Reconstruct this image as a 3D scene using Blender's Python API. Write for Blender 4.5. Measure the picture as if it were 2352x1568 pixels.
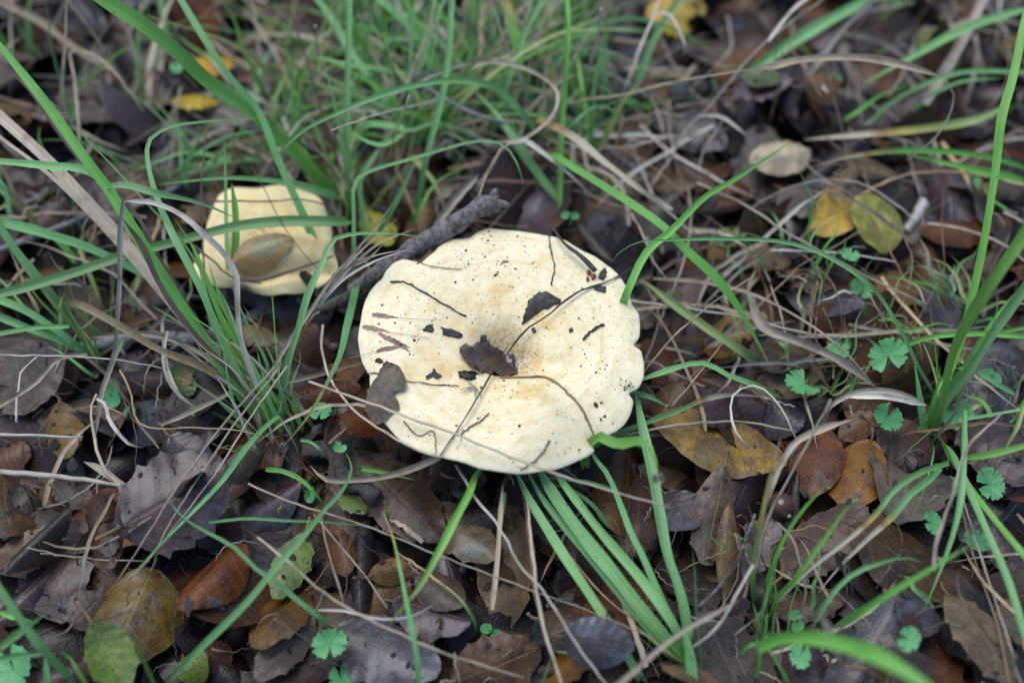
import bpy, bmesh, math, random
import numpy as np
from mathutils import Vector, Matrix

random.seed(7); RNG = np.random.default_rng(7)
S = bpy.context.scene
COL = S.collection
for o in list(bpy.data.objects): bpy.data.objects.remove(o)

# ------------------------------------------------------------------ camera
FW, FH = 2352.0, 1568.0                    # picture grid used for measuring
LENS, PITCH, DIST = 40.0, math.radians(57), 0.525
TARGET = np.array((0.0, 0.0, 0.048))
FWD = np.array((0, math.cos(PITCH), -math.sin(PITCH)))
UPV = np.array((0, math.sin(PITCH), math.cos(PITCH)))
RGT = np.array((1.0, 0, 0))
CAM = TARGET - FWD*DIST
FPX = LENS/36.0*FW
cd = bpy.data.cameras.new('camera'); cam = bpy.data.objects.new('camera', cd); COL.objects.link(cam)
cd.lens = LENS; cd.sensor_width = 36; cd.clip_start = 0.005; cd.clip_end = 200
cam.location = CAM; cam.rotation_euler = (math.pi/2-PITCH, 0, 0)
cd.dof.use_dof = True; cd.dof.focus_distance = DIST-0.004; cd.dof.aperture_fstop = 2.9
S.camera = cam

# ------------------------------------------------------------------ light
SUN_EL, SUN_AZ = math.radians(66), math.radians(-40)   # azimuth from +y towards +x
w = bpy.data.worlds.new('World'); S.world = w; w.use_nodes = True
wn = w.node_tree; bg = wn.nodes['Background']
sky = wn.nodes.new('ShaderNodeTexSky'); sky.sky_type = 'NISHITA'; sky.sun_disc = False
sky.sun_elevation = SUN_EL; sky.sun_rotation = SUN_AZ
sky.dust_density = 1.0; sky.air_density = 1.0; sky.ozone_density = 1.0
wn.links.new(sky.outputs[0], bg.inputs[0]); bg.inputs[1].default_value = 0.125
sd = bpy.data.lights.new('sun', 'SUN'); sd.energy = 1.5; sd.angle = math.radians(42); sd.color = (1, 0.99, 0.97)
so = bpy.data.objects.new('sun', sd); COL.objects.link(so)
sdir = Vector((math.sin(SUN_AZ)*math.cos(SUN_EL), math.cos(SUN_AZ)*math.cos(SUN_EL), math.sin(SUN_EL)))
so.rotation_euler = sdir.to_track_quat('Z', 'Y').to_euler(); so.location = sdir*3
S.view_settings.view_transform = 'Standard'; S.view_settings.look = 'None'
S.view_settings.exposure = 0.74; S.view_settings.gamma = 1; S.view_settings.use_curve_mapping = False
S.render.engine = 'CYCLES'

# ------------------------------------------------------------------ placing
def P(x, y, z):
    d = FWD + RGT*((x-FW/2)/FPX) - UPV*((y-FH/2)/FPX)
    return CAM + d*((z-CAM[2])/d[2])
def PX(p):                                   # metres per measuring pixel at p
    return float(np.dot(np.asarray(p)-CAM, FWD))/FPX

def vnoise(x, y, seed=0):                    # smooth value noise
    x = np.asarray(x, float); y = np.asarray(y, float)
    xi = np.floor(x); yi = np.floor(y); fx = x-xi; fy = y-yi
    fx = fx*fx*(3-2*fx); fy = fy*fy*(3-2*fy)
    h = lambda a, b: np.modf(np.abs(np.sin(a*127.1+b*311.7+seed*74.7)*43758.5453))[0]
    return (h(xi, yi)*(1-fx)+h(xi+1, yi)*fx)*(1-fy)+(h(xi, yi+1)*(1-fx)+h(xi+1, yi+1)*fx)*fy
def gz(x, y):
    return (vnoise(x*9, y*9, 1)-.5)*0.012+(vnoise(x*30, y*30, 2)-.5)*0.006+(vnoise(x*90, y*90, 3)-.5)*0.003-0.012

# litter height map
HX0, HY0, HC, HN, HM = -0.72, -0.55, 0.0025, 580, 620
_gx, _gy = np.meshgrid(HX0+HC*np.arange(HN), HY0+HC*np.arange(HM), indexing='ij')
HM_ = gz(_gx, _gy)
def HIDX(x, y):
    i = np.clip(((np.asarray(x)-HX0)/HC+.5).astype(int), 0, HN-1)
    j = np.clip(((np.asarray(y)-HY0)/HC+.5).astype(int), 0, HM-1)
    return i, j
def H(x, y):
    i, j = HIDX(x, y); return HM_[i, j]
def PG(x, y, lift=0.0):                      # picture point dropped on the litter
    z = 0.006
    for _ in range(5):
        p = P(x, y, z); z = float(H(p[0], p[1]))+lift
    return P(x, y, z)

# ------------------------------------------------------------------ objects
def empty(name, loc):
    o = bpy.data.objects.new(name, None); COL.objects.link(o); o.location = loc
    o.empty_display_size = 0.01
    return o
def tag(o, label, cat, group=None, kind=None):
    if label: o['label'] = label
    if cat: o['category'] = cat
    if group: o['group'] = group
    if kind: o['kind'] = kind
    return o
_ORG = {}                                   # world position of every object's origin
def mesh_obj(name, V, F, mat, parent=None, origin=None, uv=None, att=None, smooth=True, mats=None, midx=None):
    V = np.asarray(V, float)
    me = bpy.data.meshes.new(name)
    org = np.asarray(origin if origin is not None else (0, 0, 0), float)
    if parent is not None: org = _ORG[parent.name]
    elif origin is None and not np.isscalar(origin): org = V.mean(0) if len(V) < 6000 else org
    me.from_pydata((V-org).tolist(), [], F if isinstance(F, list) else F.tolist())
    for m in (mats or [mat]): me.materials.append(m)
    if midx is not None: me.polygons.foreach_set('material_index', np.asarray(midx, dtype=np.int32))
    if smooth: me.polygons.foreach_set('use_smooth', np.ones(len(me.polygons), dtype=bool))
    if uv is not None:
        li = np.empty(len(me.loops), dtype=np.int32); me.loops.foreach_get('vertex_index', li)
        l = me.uv_layers.new(name='UVMap'); l.data.foreach_set('uv', np.asarray(uv, dtype=np.float32)[li].ravel())
    for k, a in (att or {}).items():
        at = me.attributes.new(k, 'FLOAT', 'POINT'); at.data.foreach_set('value', np.asarray(a, dtype=np.float32))
    me.update()
    o = bpy.data.objects.new(name, me); COL.objects.link(o)
    if parent is None: o.location = org
    else: o.parent = parent
    _ORG[o.name] = org
    return o
def thing(name, label, cat, loc, group=None):
    o = tag(empty(name, loc), label, cat, group); _ORG[o.name] = np.asarray(loc, float); return o

# ------------------------------------------------------------------ node helpers
class NT:
    def __init__(s, name):
        s.m = bpy.data.materials.new(name); s.m.use_nodes = True
        s.t = s.m.node_tree; s.b = s.t.nodes['Principled BSDF']; s.o = s.t.nodes['Material Output']
    def put(s, sock, v):
        if isinstance(v, bpy.types.NodeSocket): s.t.links.new(v, sock)
        elif v is not None:
            if isinstance(v, tuple) and len(v) == 3 and sock.type == 'RGBA': v = (*v, 1)
            sock.default_value = v
    def add(s, typ, ins=None, **pr):
        n = s.t.nodes.new('ShaderNode'+typ)
        for k, v in pr.items(): setattr(n, k, v)
        for k, v in (ins or {}).items(): s.put(n.inputs[k], v)
        return n
    def ma(s, op, a, b=None, c=None, clamp=False):
        return s.add('Math', {i: v for i, v in enumerate((a, b, c)) if v is not None}, operation=op, use_clamp=clamp).outputs[0]
    def mix(s, f, a, b, blend='MIX'):
        return s.add('Mix', {0: f, 6: a, 7: b}, data_type='RGBA', blend_type=blend).outputs[2]
    def ramp(s, f, stops):
        n = s.add('ValToRGB', {0: f}); e = n.color_ramp.elements
        while len(e) < len(stops): e.new(0.5)
        for k, (p, c) in enumerate(stops):
            e[k].position = p; e[k].color = (*c, 1) if isinstance(c, tuple) else (c, c, c, 1)
        return n.outputs[0]
    def noise(s, vec, scale, detail=3, rough=.55, dist=0):
        return s.add('TexNoise', {'Vector': vec, 'Scale': scale, 'Detail': detail, 'Roughness': rough, 'Distortion': dist}).outputs[0]
    def att(s, name): return s.add('Attribute', attribute_name=name)
    def uv(s):
        x = s.add('SeparateXYZ', {0: s.add('TexCoord').outputs['UV']}); return x.outputs[0], x.outputs[1]
    def ocoord(s, rnd=None):
        c = s.add('TexCoord').outputs['Object']
        if rnd is None: return c
        return s.add('VectorMath', {0: c, 1: s.add('CombineXYZ', {0: s.ma('MULTIPLY', rnd, 3.1), 1: s.ma('MULTIPLY', rnd, 1.7), 2: rnd}).outputs[0]}, operation='ADD').outputs[0]
    def bump(s, h, strength, dist=0.001):
        return s.add('Bump', {'Strength': strength, 'Distance': dist, 'Height': h}).outputs[0]
    def set(s, **k):
        for n, v in k.items(): s.put(s.b.inputs[n.replace('_', ' ')], v)
        return s.m
    def translucent(s, col, fac):
        tr = s.add('BsdfTranslucent', {0: col})
        mx = s.add('MixShader', {0: fac, 1: s.b.outputs[0], 2: tr.outputs[0]})
        s.t.links.new(mx.outputs[0], s.o.inputs[0])

def leafmat(name, c1, c2, c3, rough=.42, vein=None, spots=.35, sky_sheen=None, coat=.14, gain=.45):
    g_ = lambda c: tuple(x*gain for x in c) if c else None
    c1, c2, c3, vein, sky_sheen = g_(c1), g_(c2), g_(c3), g_(vein), g_(sky_sheen)
    n = NT(name); r = n.att('rnd').outputs['Fac']; co = n.ocoord(r); u, v = n.uv()
    a = n.noise(co, 55, 5, .62, .6); b = n.noise(co, 150, 5, .68, .3); f = n.noise(co, 900, 3, .65); a2 = n.noise(co, 34, 3, .6, .8)
    col = n.mix(n.ramp(a, [(.40, 0.), (.58, 1.)]), c1, c2)
    col = n.mix(n.ma('MULTIPLY', n.ramp(b, [(.46, 0.), (.62, 1.)]), .8), col, c3)
    dk = tuple(x*.38 for x in c1)
    col = n.mix(n.ma('MULTIPLY', n.ramp(a2, [(.50, 0.), (.62, 1.)]), .8), col, dk)          # rotten dark blotches
    wm = (min(c2[0]*1.35, .5), c2[1]*1.05, c2[2]*.8)
    col = n.mix(n.ma('MULTIPLY', n.ramp(a2, [(.34, .75), (.43, 0.)]), n.ramp(b, [(.4, .2), (.6, 1.)])), col, wm)
    if sky_sheen:                                   # bluish sky reflections on wet leaves, painted as pale patches
        mk = n.noise(co, 48, 4, .65, .5); col = n.mix(n.ma('MULTIPLY', n.ramp(mk, [(.50, 0.), (.64, 1.)]), .8), col, sky_sheen)
    col = n.mix(n.ma('MULTIPLY', n.ramp(f, [(.45, 0.), (.7, 1.)]), .35), col, dk)
    vo = n.add('TexVoronoi', {'Vector': co, 'Scale': 330.}).outputs['Distance']
    pres = n.noise(co, 70, 2)
    sp = n.ma('MULTIPLY', n.ramp(vo, [(.14, 1.), (.26, 0.)]), n.ramp(pres, [(.5, 0.), (.6, 1.)]))
    col = n.mix(n.ma('MULTIPLY', sp, spots*2, clamp=True), col, (.010, .008, .007))
    # veins: midrib and side veins running to the margin
    av = n.ma('ABSOLUTE', v)
    mid = n.ramp(av, [(.02, 1.), (.06, 0.)])
    wv = n.ma('MULTIPLY', n.ma('SUBTRACT', a, .5), .12)
    ph = n.ma('FRACT', n.ma('ADD', n.ma('MULTIPLY', n.ma('ADD', n.ma('SUBTRACT', u, n.ma('MULTIPLY', av, .17)), wv), 6.5), n.ma('MULTIPLY', r, 5.3)))
    sd_ = n.ramp(n.ma('ABSOLUTE', n.ma('SUBTRACT', ph, .5)), [(.015, 1.), (.05, 0.)])
    vn = n.ma('MAXIMUM', mid, n.ma('MULTIPLY', sd_, .5))
    col = n.mix(n.ma('MULTIPLY', vn, .45), col, vein or c2)
    rim = n.ma('MULTIPLY', n.ramp(av, [(.93, 0.), (.985, 1.)]), n.ramp(a, [(.4, .1), (.6, .8)]))
    col = n.mix(n.ma('MULTIPLY', rim, .6), col, vein or c2)
    gr = n.add('TexVoronoi', {'Vector': co, 'Scale': 560.}).outputs['Distance']
    col = n.mix(n.ma('MULTIPLY', n.ramp(gr, [(.07, .8), (.13, 0.)]), n.ramp(b, [(.5, 0.), (.56, 1.)])), col, (.30, .30, .30))
    hsv = n.add('HueSaturation', {'Hue': n.ma('ADD', .485, n.ma('MULTIPLY', n.ma('FRACT', n.ma('MULTIPLY', r, 7.7)), .03)), 'Saturation': n.ma('ADD', .98, n.ma('MULTIPLY', n.ma('FRACT', n.ma('MULTIPLY', r, 3.3)), .35)),
          'Value': n.ma('ADD', .55, n.ma('MULTIPLY', n.ma('FRACT', n.ma('MULTIPLY', r, 13.1)), .8)), 'Color': col}).outputs[0]
    h = n.ma('ADD', n.ma('MULTIPLY', b, .9), n.ma('ADD', n.ma('MULTIPLY', vn, -.35), n.ma('MULTIPLY', f, .45)))
    n.b.inputs['Specular IOR Level'].default_value = .38
    n.b.inputs['Coat Weight'].default_value = coat if not sky_sheen else .34; n.b.inputs['Coat Roughness'].default_value = .22
    return n.set(Base_Color=hsv, Roughness=n.ma('ADD', rough-.1, n.ma('MULTIPLY', b, .3)), Normal=n.bump(h, .75, .0011))

def grassmat(name, base, tip, streak_tint):
    n = NT(name); r = n.att('rnd').outputs['Fac']; dry = n.att('dry').outputs['Fac']; u, v = n.uv()
    co = n.ocoord(r)
    st = n.add('TexNoise', {'Vector': n.add('CombineXYZ', {0: n.ma('MULTIPLY', u, 3.), 1: n.ma('MULTIPLY', v, 9.), 2: n.ma('MULTIPLY', r, 40.)}).outputs[0], 'Scale': 1., 'Detail': 2.}).outputs[0]
    bl = n.noise(co, 55, 3)
    g = n.mix(n.ramp(bl, [(.35, 0.), (.65, 1.)]), base, tip)
    g = n.mix(n.ramp(st, [(.4, 0.), (.65, .55)]), g, streak_tint)
    d = n.ma('ADD', dry, n.ma('MULTIPLY', n.ma('SUBTRACT', bl, .5), n.ma('MULTIPLY', n.ma('MULTIPLY', dry, n.ma('SUBTRACT', 1., dry)), 1.6)))
    dc = n.ramp(d, [(0., (.10, .24, .04)), (.35, (.24, .30, .07)), (.55, (.40, .34, .08)), (.68, (.30, .17, .06)), (.8, (.50, .43, .29)), (1., (.52, .46, .35))])
    col = n.mix(n.ramp(d, [(.04, 0.), (.3, 1.)]), g, dc)
    mid = n.ramp(n.ma('ABSOLUTE', v), [(.04, 1.), (.14, 0.)])
    col = n.mix(n.ma('MULTIPLY', mid, .3), col, streak_tint)
    sp = n.add('TexVoronoi', {'Vector': co, 'Scale': 240.}).outputs['Distance']
    col = n.mix(n.ma('MULTIPLY', n.ramp(sp, [(.08, .8), (.14, 0.)]), n.ramp(bl, [(.48, 0.), (.56, 1.)])), col, (.03, .03, .02))
    hsv = n.add('HueSaturation', {'Hue': n.ma('ADD', .487, n.ma('MULTIPLY', r, .026)), 'Saturation': .97, 'Value': n.ma('ADD', .72, n.ma('MULTIPLY', n.ma('FRACT', n.ma('MULTIPLY', r, 9.1)), .5)), 'Color': col}).outputs[0]
    n.set(Base_Color=hsv, Roughness=.38, Normal=n.bump(n.ma('ADD', st, n.ma('MULTIPLY', mid, -.5)), .5, .0005))
    n.translucent(hsv, .22)
    return n.m

def strawmat(name, c1, c2, c3, rough=.6):
    n = NT(name); r = n.att('rnd').outputs['Fac']; u, v = n.uv(); co = n.ocoord(r)
    st = n.add('TexNoise', {'Vector': n.add('CombineXYZ', {0: n.ma('MULTIPLY', u, 6.), 1: n.ma('MULTIPLY', v, 8.), 2: n.ma('MULTIPLY', r, 40.)}).outputs[0], 'Scale': 1., 'Detail': 3.}).outputs[0]
    bl = n.noise(co, 90, 3)
    col = n.mix(n.ramp(st, [(.35, 0.), (.65, 1.)]), c1, c2)
    col = n.mix(n.ma('MULTIPLY', n.ramp(bl, [(.5, 0.), (.68, 1.)]), .8), col, c3)
    hsv = n.add('HueSaturation', {'Saturation': n.ma('ADD', .7, n.ma('MULTIPLY', r, .4)), 'Value': n.ma('ADD', .65, n.ma('MULTIPLY', n.ma('FRACT', n.ma('MULTIPLY', r, 9.1)), .6)), 'Color': col}).outputs[0]
    return n.set(Base_Color=hsv, Roughness=rough, Normal=n.bump(st, .6, .0006))

def plainmat(name, c1, c2, scale=200., rough=.6, bump=.5, dist=.001):
    n = NT(name); co = n.ocoord(); a = n.noise(co, scale, 4, .65); b = n.noise(co, scale*4, 3, .6)
    col = n.mix(n.ramp(a, [(.38, 0.), (.62, 1.)]), c1, c2)
    return n.set(Base_Color=col, Roughness=rough, Normal=n.bump(n.ma('ADD', a, n.ma('MULTIPLY', b, .5)), bump, dist))

LM = {
 'brown':  leafmat('leaf_brown', (.105, .055, .030), (.19, .10, .052), (.060, .032, .024), vein=(.24, .13, .06)),
 'dark':   leafmat('leaf_dark', (.030, .019, .014), (.062, .036, .023), (.016, .011, .010), .34, vein=(.085, .05, .03)),
 'purple': leafmat('leaf_purple', (.075, .038, .040), (.125, .062, .056), (.042, .024, .028), .32, vein=(.15, .08, .06), sky_sheen=(.12, .115, .155)),
 'slate':  leafmat('leaf_slate', (.075, .062, .070), (.125, .10, .105), (.040, .032, .034), .32, vein=(.13, .09, .06), sky_sheen=(.17, .19, .235)),
 'tan':    leafmat('leaf_tan', (.19, .125, .070), (.27, .185, .105), (.10, .062, .038), .5, vein=(.33, .23, .13), gain=0.58),
 'grey':   leafmat('leaf_grey', (.15, .115, .085), (.22, .175, .135), (.085, .062, .046), .5, vein=(.26, .20, .14), gain=0.52),
 'rust':   leafmat('leaf_rust', (.17, .062, .028), (.25, .10, .040), (.085, .034, .02), .42, vein=(.26, .13, .05)),
 'orange': leafmat('leaf_orange', (.23, .115, .030), (.31, .165, .045), (.12, .062, .026), .42, vein=(.34, .19, .06), gain=.52),
 'yellow': leafmat('leaf_yellow', (.44, .31, .035), (.42, .27, .04), (.22, .14, .035), .42, vein=(.48, .34, .08), gain=.95),
 'ygreen': leafmat('leaf_yellow_green', (.29, .30, .035), (.36, .33, .05), (.13, .13, .04), .42, vein=(.38, .38, .1), gain=1.1),
 'green':  leafmat('leaf_green', (.12, .185, .055), (.19, .25, .075), (.085, .10, .035), .4, vein=(.27, .30, .11), spots=.25, gain=0.75),
 'patchy': leafmat('leaf_patchy', (.21, .15, .085), (.36, .235, .05), (.13, .052, .022), .45, vein=(.24, .16, .09), gain=0.68),
 'olive':  leafmat('leaf_olive', (.155, .10, .040), (.20, .145, .065), (.08, .05, .03), .36, vein=(.26, .18, .06), sky_sheen=(.17, .18, .17), gain=0.62),
 'pale':   leafmat('leaf_pale', (.36, .31, .23), (.42, .37, .29), (.25, .19, .13), .6, vein=(.4, .34, .26), spots=.1, gain=1.35),
}
GM = {'g': grassmat('grass_sky_teal', (.115, .335, .085), (.165, .42, .12), (.28, .50, .24)),  # cool lean: blue cast of the sky put into the blade green
      'b': grassmat('grass_bright', (.11, .36, .030), (.16, .46, .055), (.25, .53, .13)),
      'y': grassmat('grass_yellowing', (.23, .38, .085), (.36, .45, .13), (.45, .52, .25))}
SM = {'s': strawmat('straw_grey_tan', (.33, .265, .185), (.48, .40, .29), (.20, .15, .10)),
      'p': strawmat('straw_pale', (.48, .43, .34), (.60, .55, .45), (.32, .26, .18)),
      'o': strawmat('straw_ochre', (.36, .26, .14), (.46, .35, .20), (.24, .14, .07)),
      'd': strawmat('stem_dark', (.07, .048, .036), (.13, .09, .066), (.035, .025, .02)),
      'k': strawmat('stem_black', (.022, .018, .018), (.045, .037, .034), (.014, .012, .012), .45),
      'r': strawmat('stem_brown', (.17, .095, .050), (.24, .145, .08), (.09, .05, .03)),
      'pk': strawmat('spikelet_pink', (.30, .16, .13), (.40, .25, .19), (.16, .07, .06))}
BARK = plainmat('bark_grey', (.085, .08, .077), (.30, .285, .265), 330., .8, 1., .003)
BARKD = plainmat('bark_dark', (.030, .026, .025), (.085, .074, .066), 240., .75, 1., .0016)
BARKB = plainmat('bark_bluegrey', (.13, .135, .145), (.26, .265, .275), 220., .7, .9, .0014)
WOODW = plainmat('bleached_wood', (.45, .43, .38), (.62, .60, .55), 200., .7, .6)
FLAKE = plainmat('charred_flake', (.022, .021, .024), (.065, .060, .062), 500., .55, .9)
SOILB = plainmat('soil_crumb', (.018, .014, .012), (.06, .042, .032), 900., .8, .8)
WETB = plainmat('wet_leaf_piece', (.018, .007, .006), (.050, .014, .009), 300., .12, .6, .0012)
WETB.node_tree.nodes['Principled BSDF'].inputs['Coat Weight'].default_value = 1.; WETB.node_tree.nodes['Principled BSDF'].inputs['Coat Roughness'].default_value = .06
RED = plainmat('red_bud_scale', (.32, .05, .02), (.22, .03, .015), 600., .35, .5)
# ------------------------------------------------------------------ shape builders
def spline(pts, n):
    p = np.asarray(pts, float)
    if len(p) == 2: return p[0]+(p[1]-p[0])*np.linspace(0, 1, n)[:, None]
    q = np.vstack([2*p[0]-p[1], p, 2*p[-1]-p[-2]])
    seg = np.linalg.norm(np.diff(p, axis=0), axis=1); cum = np.r_[0, np.cumsum(seg)]
    out = []
    for s in np.linspace(0, cum[-1], n):
        k = min(int(np.searchsorted(cum, s, 'right'))-1, len(p)-2); t = (s-cum[k])/max(seg[k], 1e-9)
        a, b, c, d = q[k], q[k+1], q[k+2], q[k+3]
        la = max(np.linalg.norm(b-a), 1e-6); lb = max(seg[k], 1e-6); lc = max(np.linalg.norm(d-c), 1e-6)
        m1 = ((c-b)/lb*la+(b-a)/la*lb)/(la+lb)*lb; m2 = ((d-c)/lc*lb+(c-b)/lb*lc)/(lb+lc)*lb
        out.append((2*t**3-3*t*t+1)*b+(t**3-2*t*t+t)*m1+(-2*t**3+3*t*t)*c+(t**3-t*t)*m2)
    return np.array(out)
def frames(C, ref):
    T = np.gradient(C, axis=0); T /= np.linalg.norm(T, axis=1)[:, None]+1e-12
    A = np.cross(T, ref); A /= np.linalg.norm(A, axis=1)[:, None]+1e-12
    return T, A, np.cross(A, T)

def ribbon(C, w, tip=.5, twist=(0, 0), fold=.22, ref=None, base=.7, nv=5, tippow=.8):
    """grass blade / dry leaf: a folded ribbon along C"""
    n = len(C); t = np.linspace(0, 1, n)
    ref = np.array((0.05, -.45, .9)) if ref is None else ref
    T, A, N = frames(C, ref)
    an = twist[0]+twist[1]*t
    A2 = A*np.cos(an)[:, None]+N*np.sin(an)[:, None]; N2 = np.cross(A2, T)
    pr = np.where(t < .1, base+(1-base)*t/.1, 1.)
    pr = pr*np.where(t > tip, np.maximum((1-t)/(1-tip), 0)**tippow, 1.)+.03
    pr = pr*(1+.10*np.sin(t*9+w*9000)+.06*np.sin(t*23+w*5000))
    v = np.linspace(-1, 1, nv)
    V = (C[:, None, :]+A2[:, None, :]*(v[None, :, None]*(w/2*pr)[:, None, None])
         + N2[:, None, :]*((np.abs(v)[None, :, None]-.4)*(fold*w*pr)[:, None, None]))
    F = [(i*nv+j, i*nv+j+1, (i+1)*nv+j+1, (i+1)*nv+j) for i in range(n-1) for j in range(nv-1)]
    uv = np.stack([np.repeat(t, nv), np.tile(v, n)], 1)
    return V.reshape(-1, 3), F, uv
def tube(C, rad, ns=6, rough=0., seed=0, squash=1.):
    n = len(C); T, A, N = frames(C, np.array((.13, -.31, .94)))
    rad = np.broadcast_to(np.asarray(rad, float), (n,))
    th = np.arange(ns)*2*math.pi/ns
    rr = rad[:, None]*np.ones(ns)[None]
    if rough: rr = rr*(1+rough*(2*vnoise(np.arange(n)[:, None]*.55+seed*7.3, np.arange(ns)[None]*.9+seed, seed)-1))
    V = C[:, None]+A[:, None]*(np.cos(th)[None]*rr)[..., None]+N[:, None]*(np.sin(th)[None]*rr*squash)[..., None]
    V = V.reshape(-1, 3)
    F = [(i*ns+j, i*ns+(j+1) % ns, (i+1)*ns+(j+1) % ns, (i+1)*ns+j) for i in range(n-1) for j in range(ns)]
    F += [tuple(range(ns))[::-1], tuple((n-1)*ns+j for j in range(ns))]
    t = np.linspace(0, 1, n)
    uv = np.stack([np.repeat(t, ns), np.tile(np.abs(np.arange(ns)/ns*2-1), n)], 1)
    return V, F, uv

# a dead leaf -------------------------------------------------------
def leaf_grid(L, W, rows=14, cols=7, teeth=0, tooth=.14, shape=.9, rnd=None, curl=0., bend=0., ripple=.0, tear=False):
    rnd = rnd or random
    u = np.linspace(0, 1, rows); v = np.linspace(-1, 1, cols)
    hw = np.sin(math.pi*np.clip(u, .012, .988)**shape)**.62
    out = np.zeros((rows, cols, 3)); ph = rnd.random()
    for sgn in (-1, 1):
        e = hw.copy()
        if teeth:
            fr = np.modf(u*teeth+ph+(.35 if sgn > 0 else 0))[0]
            e = e*(1-tooth*.6)+tooth*np.where(fr < .72, fr/.72*.45, 1-(fr-.72)/.28*.9)*(u > .1)*(u < .97)
        e = e*(1+.10*(vnoise(u*4+ph*50, u*0+sgn*3, 5)-.5))
        if tear and sgn > 0:
            c = rnd.uniform(.3, .8); e = e*(1-.55*np.exp(-((u-c)/.09)**2))
        m = (v*sgn) >= 0
        out[:, m, 1] = (e[:, None]*v[None, m])*W/2
    out[:, :, 0] = (u[:, None]-.5)*L+.5*np.abs(v)[None]*0
    x, y = out[..., 0], out[..., 1]
    vv = np.broadcast_to(v, (rows, cols)); uu = np.broadcast_to(u[:, None], (rows, cols))
    z = -curl*np.abs(y)**2/(W/2+1e-9)*1.2-bend*(x/(L/2))**2*L*.25
    z = z+.05*W*np.minimum(1, np.abs(vv)*3)*(-.4)                  # slight keel at the midrib
    z = z+ripple*W*(vnoise(x*90+ph*91, y*90+ph*17, 9)-.5)*(.3+np.abs(vv))
    z = z+.035*W*np.sin((uu-np.abs(vv)*.16)*7*2*math.pi)*np.abs(vv)*.35 # quilted between side veins
    out[..., 2] = z
    uv = np.stack([uu, vv], -1).reshape(-1, 2)
    F = [(i*cols+j, (i+1)*cols+j, (i+1)*cols+j+1, i*cols+j+1) for i in range(rows-1) for j in range(cols-1)]
    return out.reshape(-1, 3), F, uv
def lay(Vl, x, y, ang, tilt=None, q=.12, maxs=.55, lift=0., update=True):
    """drop a leaf on the litter: fit it to what lies below, then raise the height map"""
    c, s = math.cos(ang), math.sin(ang)
    X = x+Vl[:, 0]*c-Vl[:, 1]*s; Y = y+Vl[:, 0]*s+Vl[:, 1]*c
    h = H(X, Y); A = np.stack([np.ones_like(X), X-x, Y-y], 1)
    k = np.linalg.lstsq(A, h, rcond=None)[0]
    g = k[1:].copy(); m = np.hypot(*g)
    if m > maxs: g *= maxs/m
    if tilt is not None: g = g+np.array(tilt)
    if np.hypot(*g) > .9:                                         # a steep leaf also gets foreshortened
        d = g/np.hypot(*g); f = 1/math.sqrt(1+np.hypot(*g)**2)
        al = (X-x)*d[0]+(Y-y)*d[1]; X = X+(f-1)*al*d[0]; Y = Y+(f-1)*al*d[1]; h = H(X, Y)
    Z = (X-x)*g[0]+(Y-y)*g[1]+Vl[:, 2]
    off = np.quantile(h-Z, 1-q)+lift
    Z = Z+off
    if update:
        i, j = HIDX(X, Y); np.maximum.at(HM_, (i, j), Z)
    return np.stack([X, Y, Z], 1)

# ------------------------------------------------------------------ ground
_c = np.r_[-np.geomspace(20, .8, 22), np.linspace(-.78, .78, 157), np.geomspace(.8, 20, 22)]
gxx, gyy = np.meshgrid(_c, _c+.1, indexing='ij')
gzz = gz(gxx, gyy)+(vnoise(gxx*200, gyy*200, 4)-.5)*.002
nn = len(_c)
n = NT('forest_soil'); co = n.ocoord()
a = n.noise(co, 60, 6, .7); vo = n.add('TexVoronoi', {'Vector': n.add('VectorMath', {0: co, 1: n.add('TexNoise', {'Vector': co, 'Scale': 30.}).outputs[1]}, operation='ADD').outputs[0], 'Scale': 38.})
n.set(Base_Color=n.mix(.5, n.ramp(a, [(.3, (.006, .005, .004)), (.7, (.022, .016, .012))]), n.mix(n.ramp(vo.outputs[0], [(.05, 0.), (.5, .8)]), n.mix(.75, vo.outputs[1], (.02, .013, .01)), (.006, .005, .004))),
      Roughness=.85, Normal=n.bump(n.ma('ADD', a, vo.outputs[0]), .8, .004))
gF = [(i*nn+j, (i+1)*nn+j, (i+1)*nn+j+1, i*nn+j+1) for i in range(nn-1) for j in range(nn-1)]
g = mesh_obj('ground', np.stack([gxx, gyy, gzz], -1).reshape(-1, 3), gF, n.m, origin=(0, 0, 0)); g['kind'] = 'structure'

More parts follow.
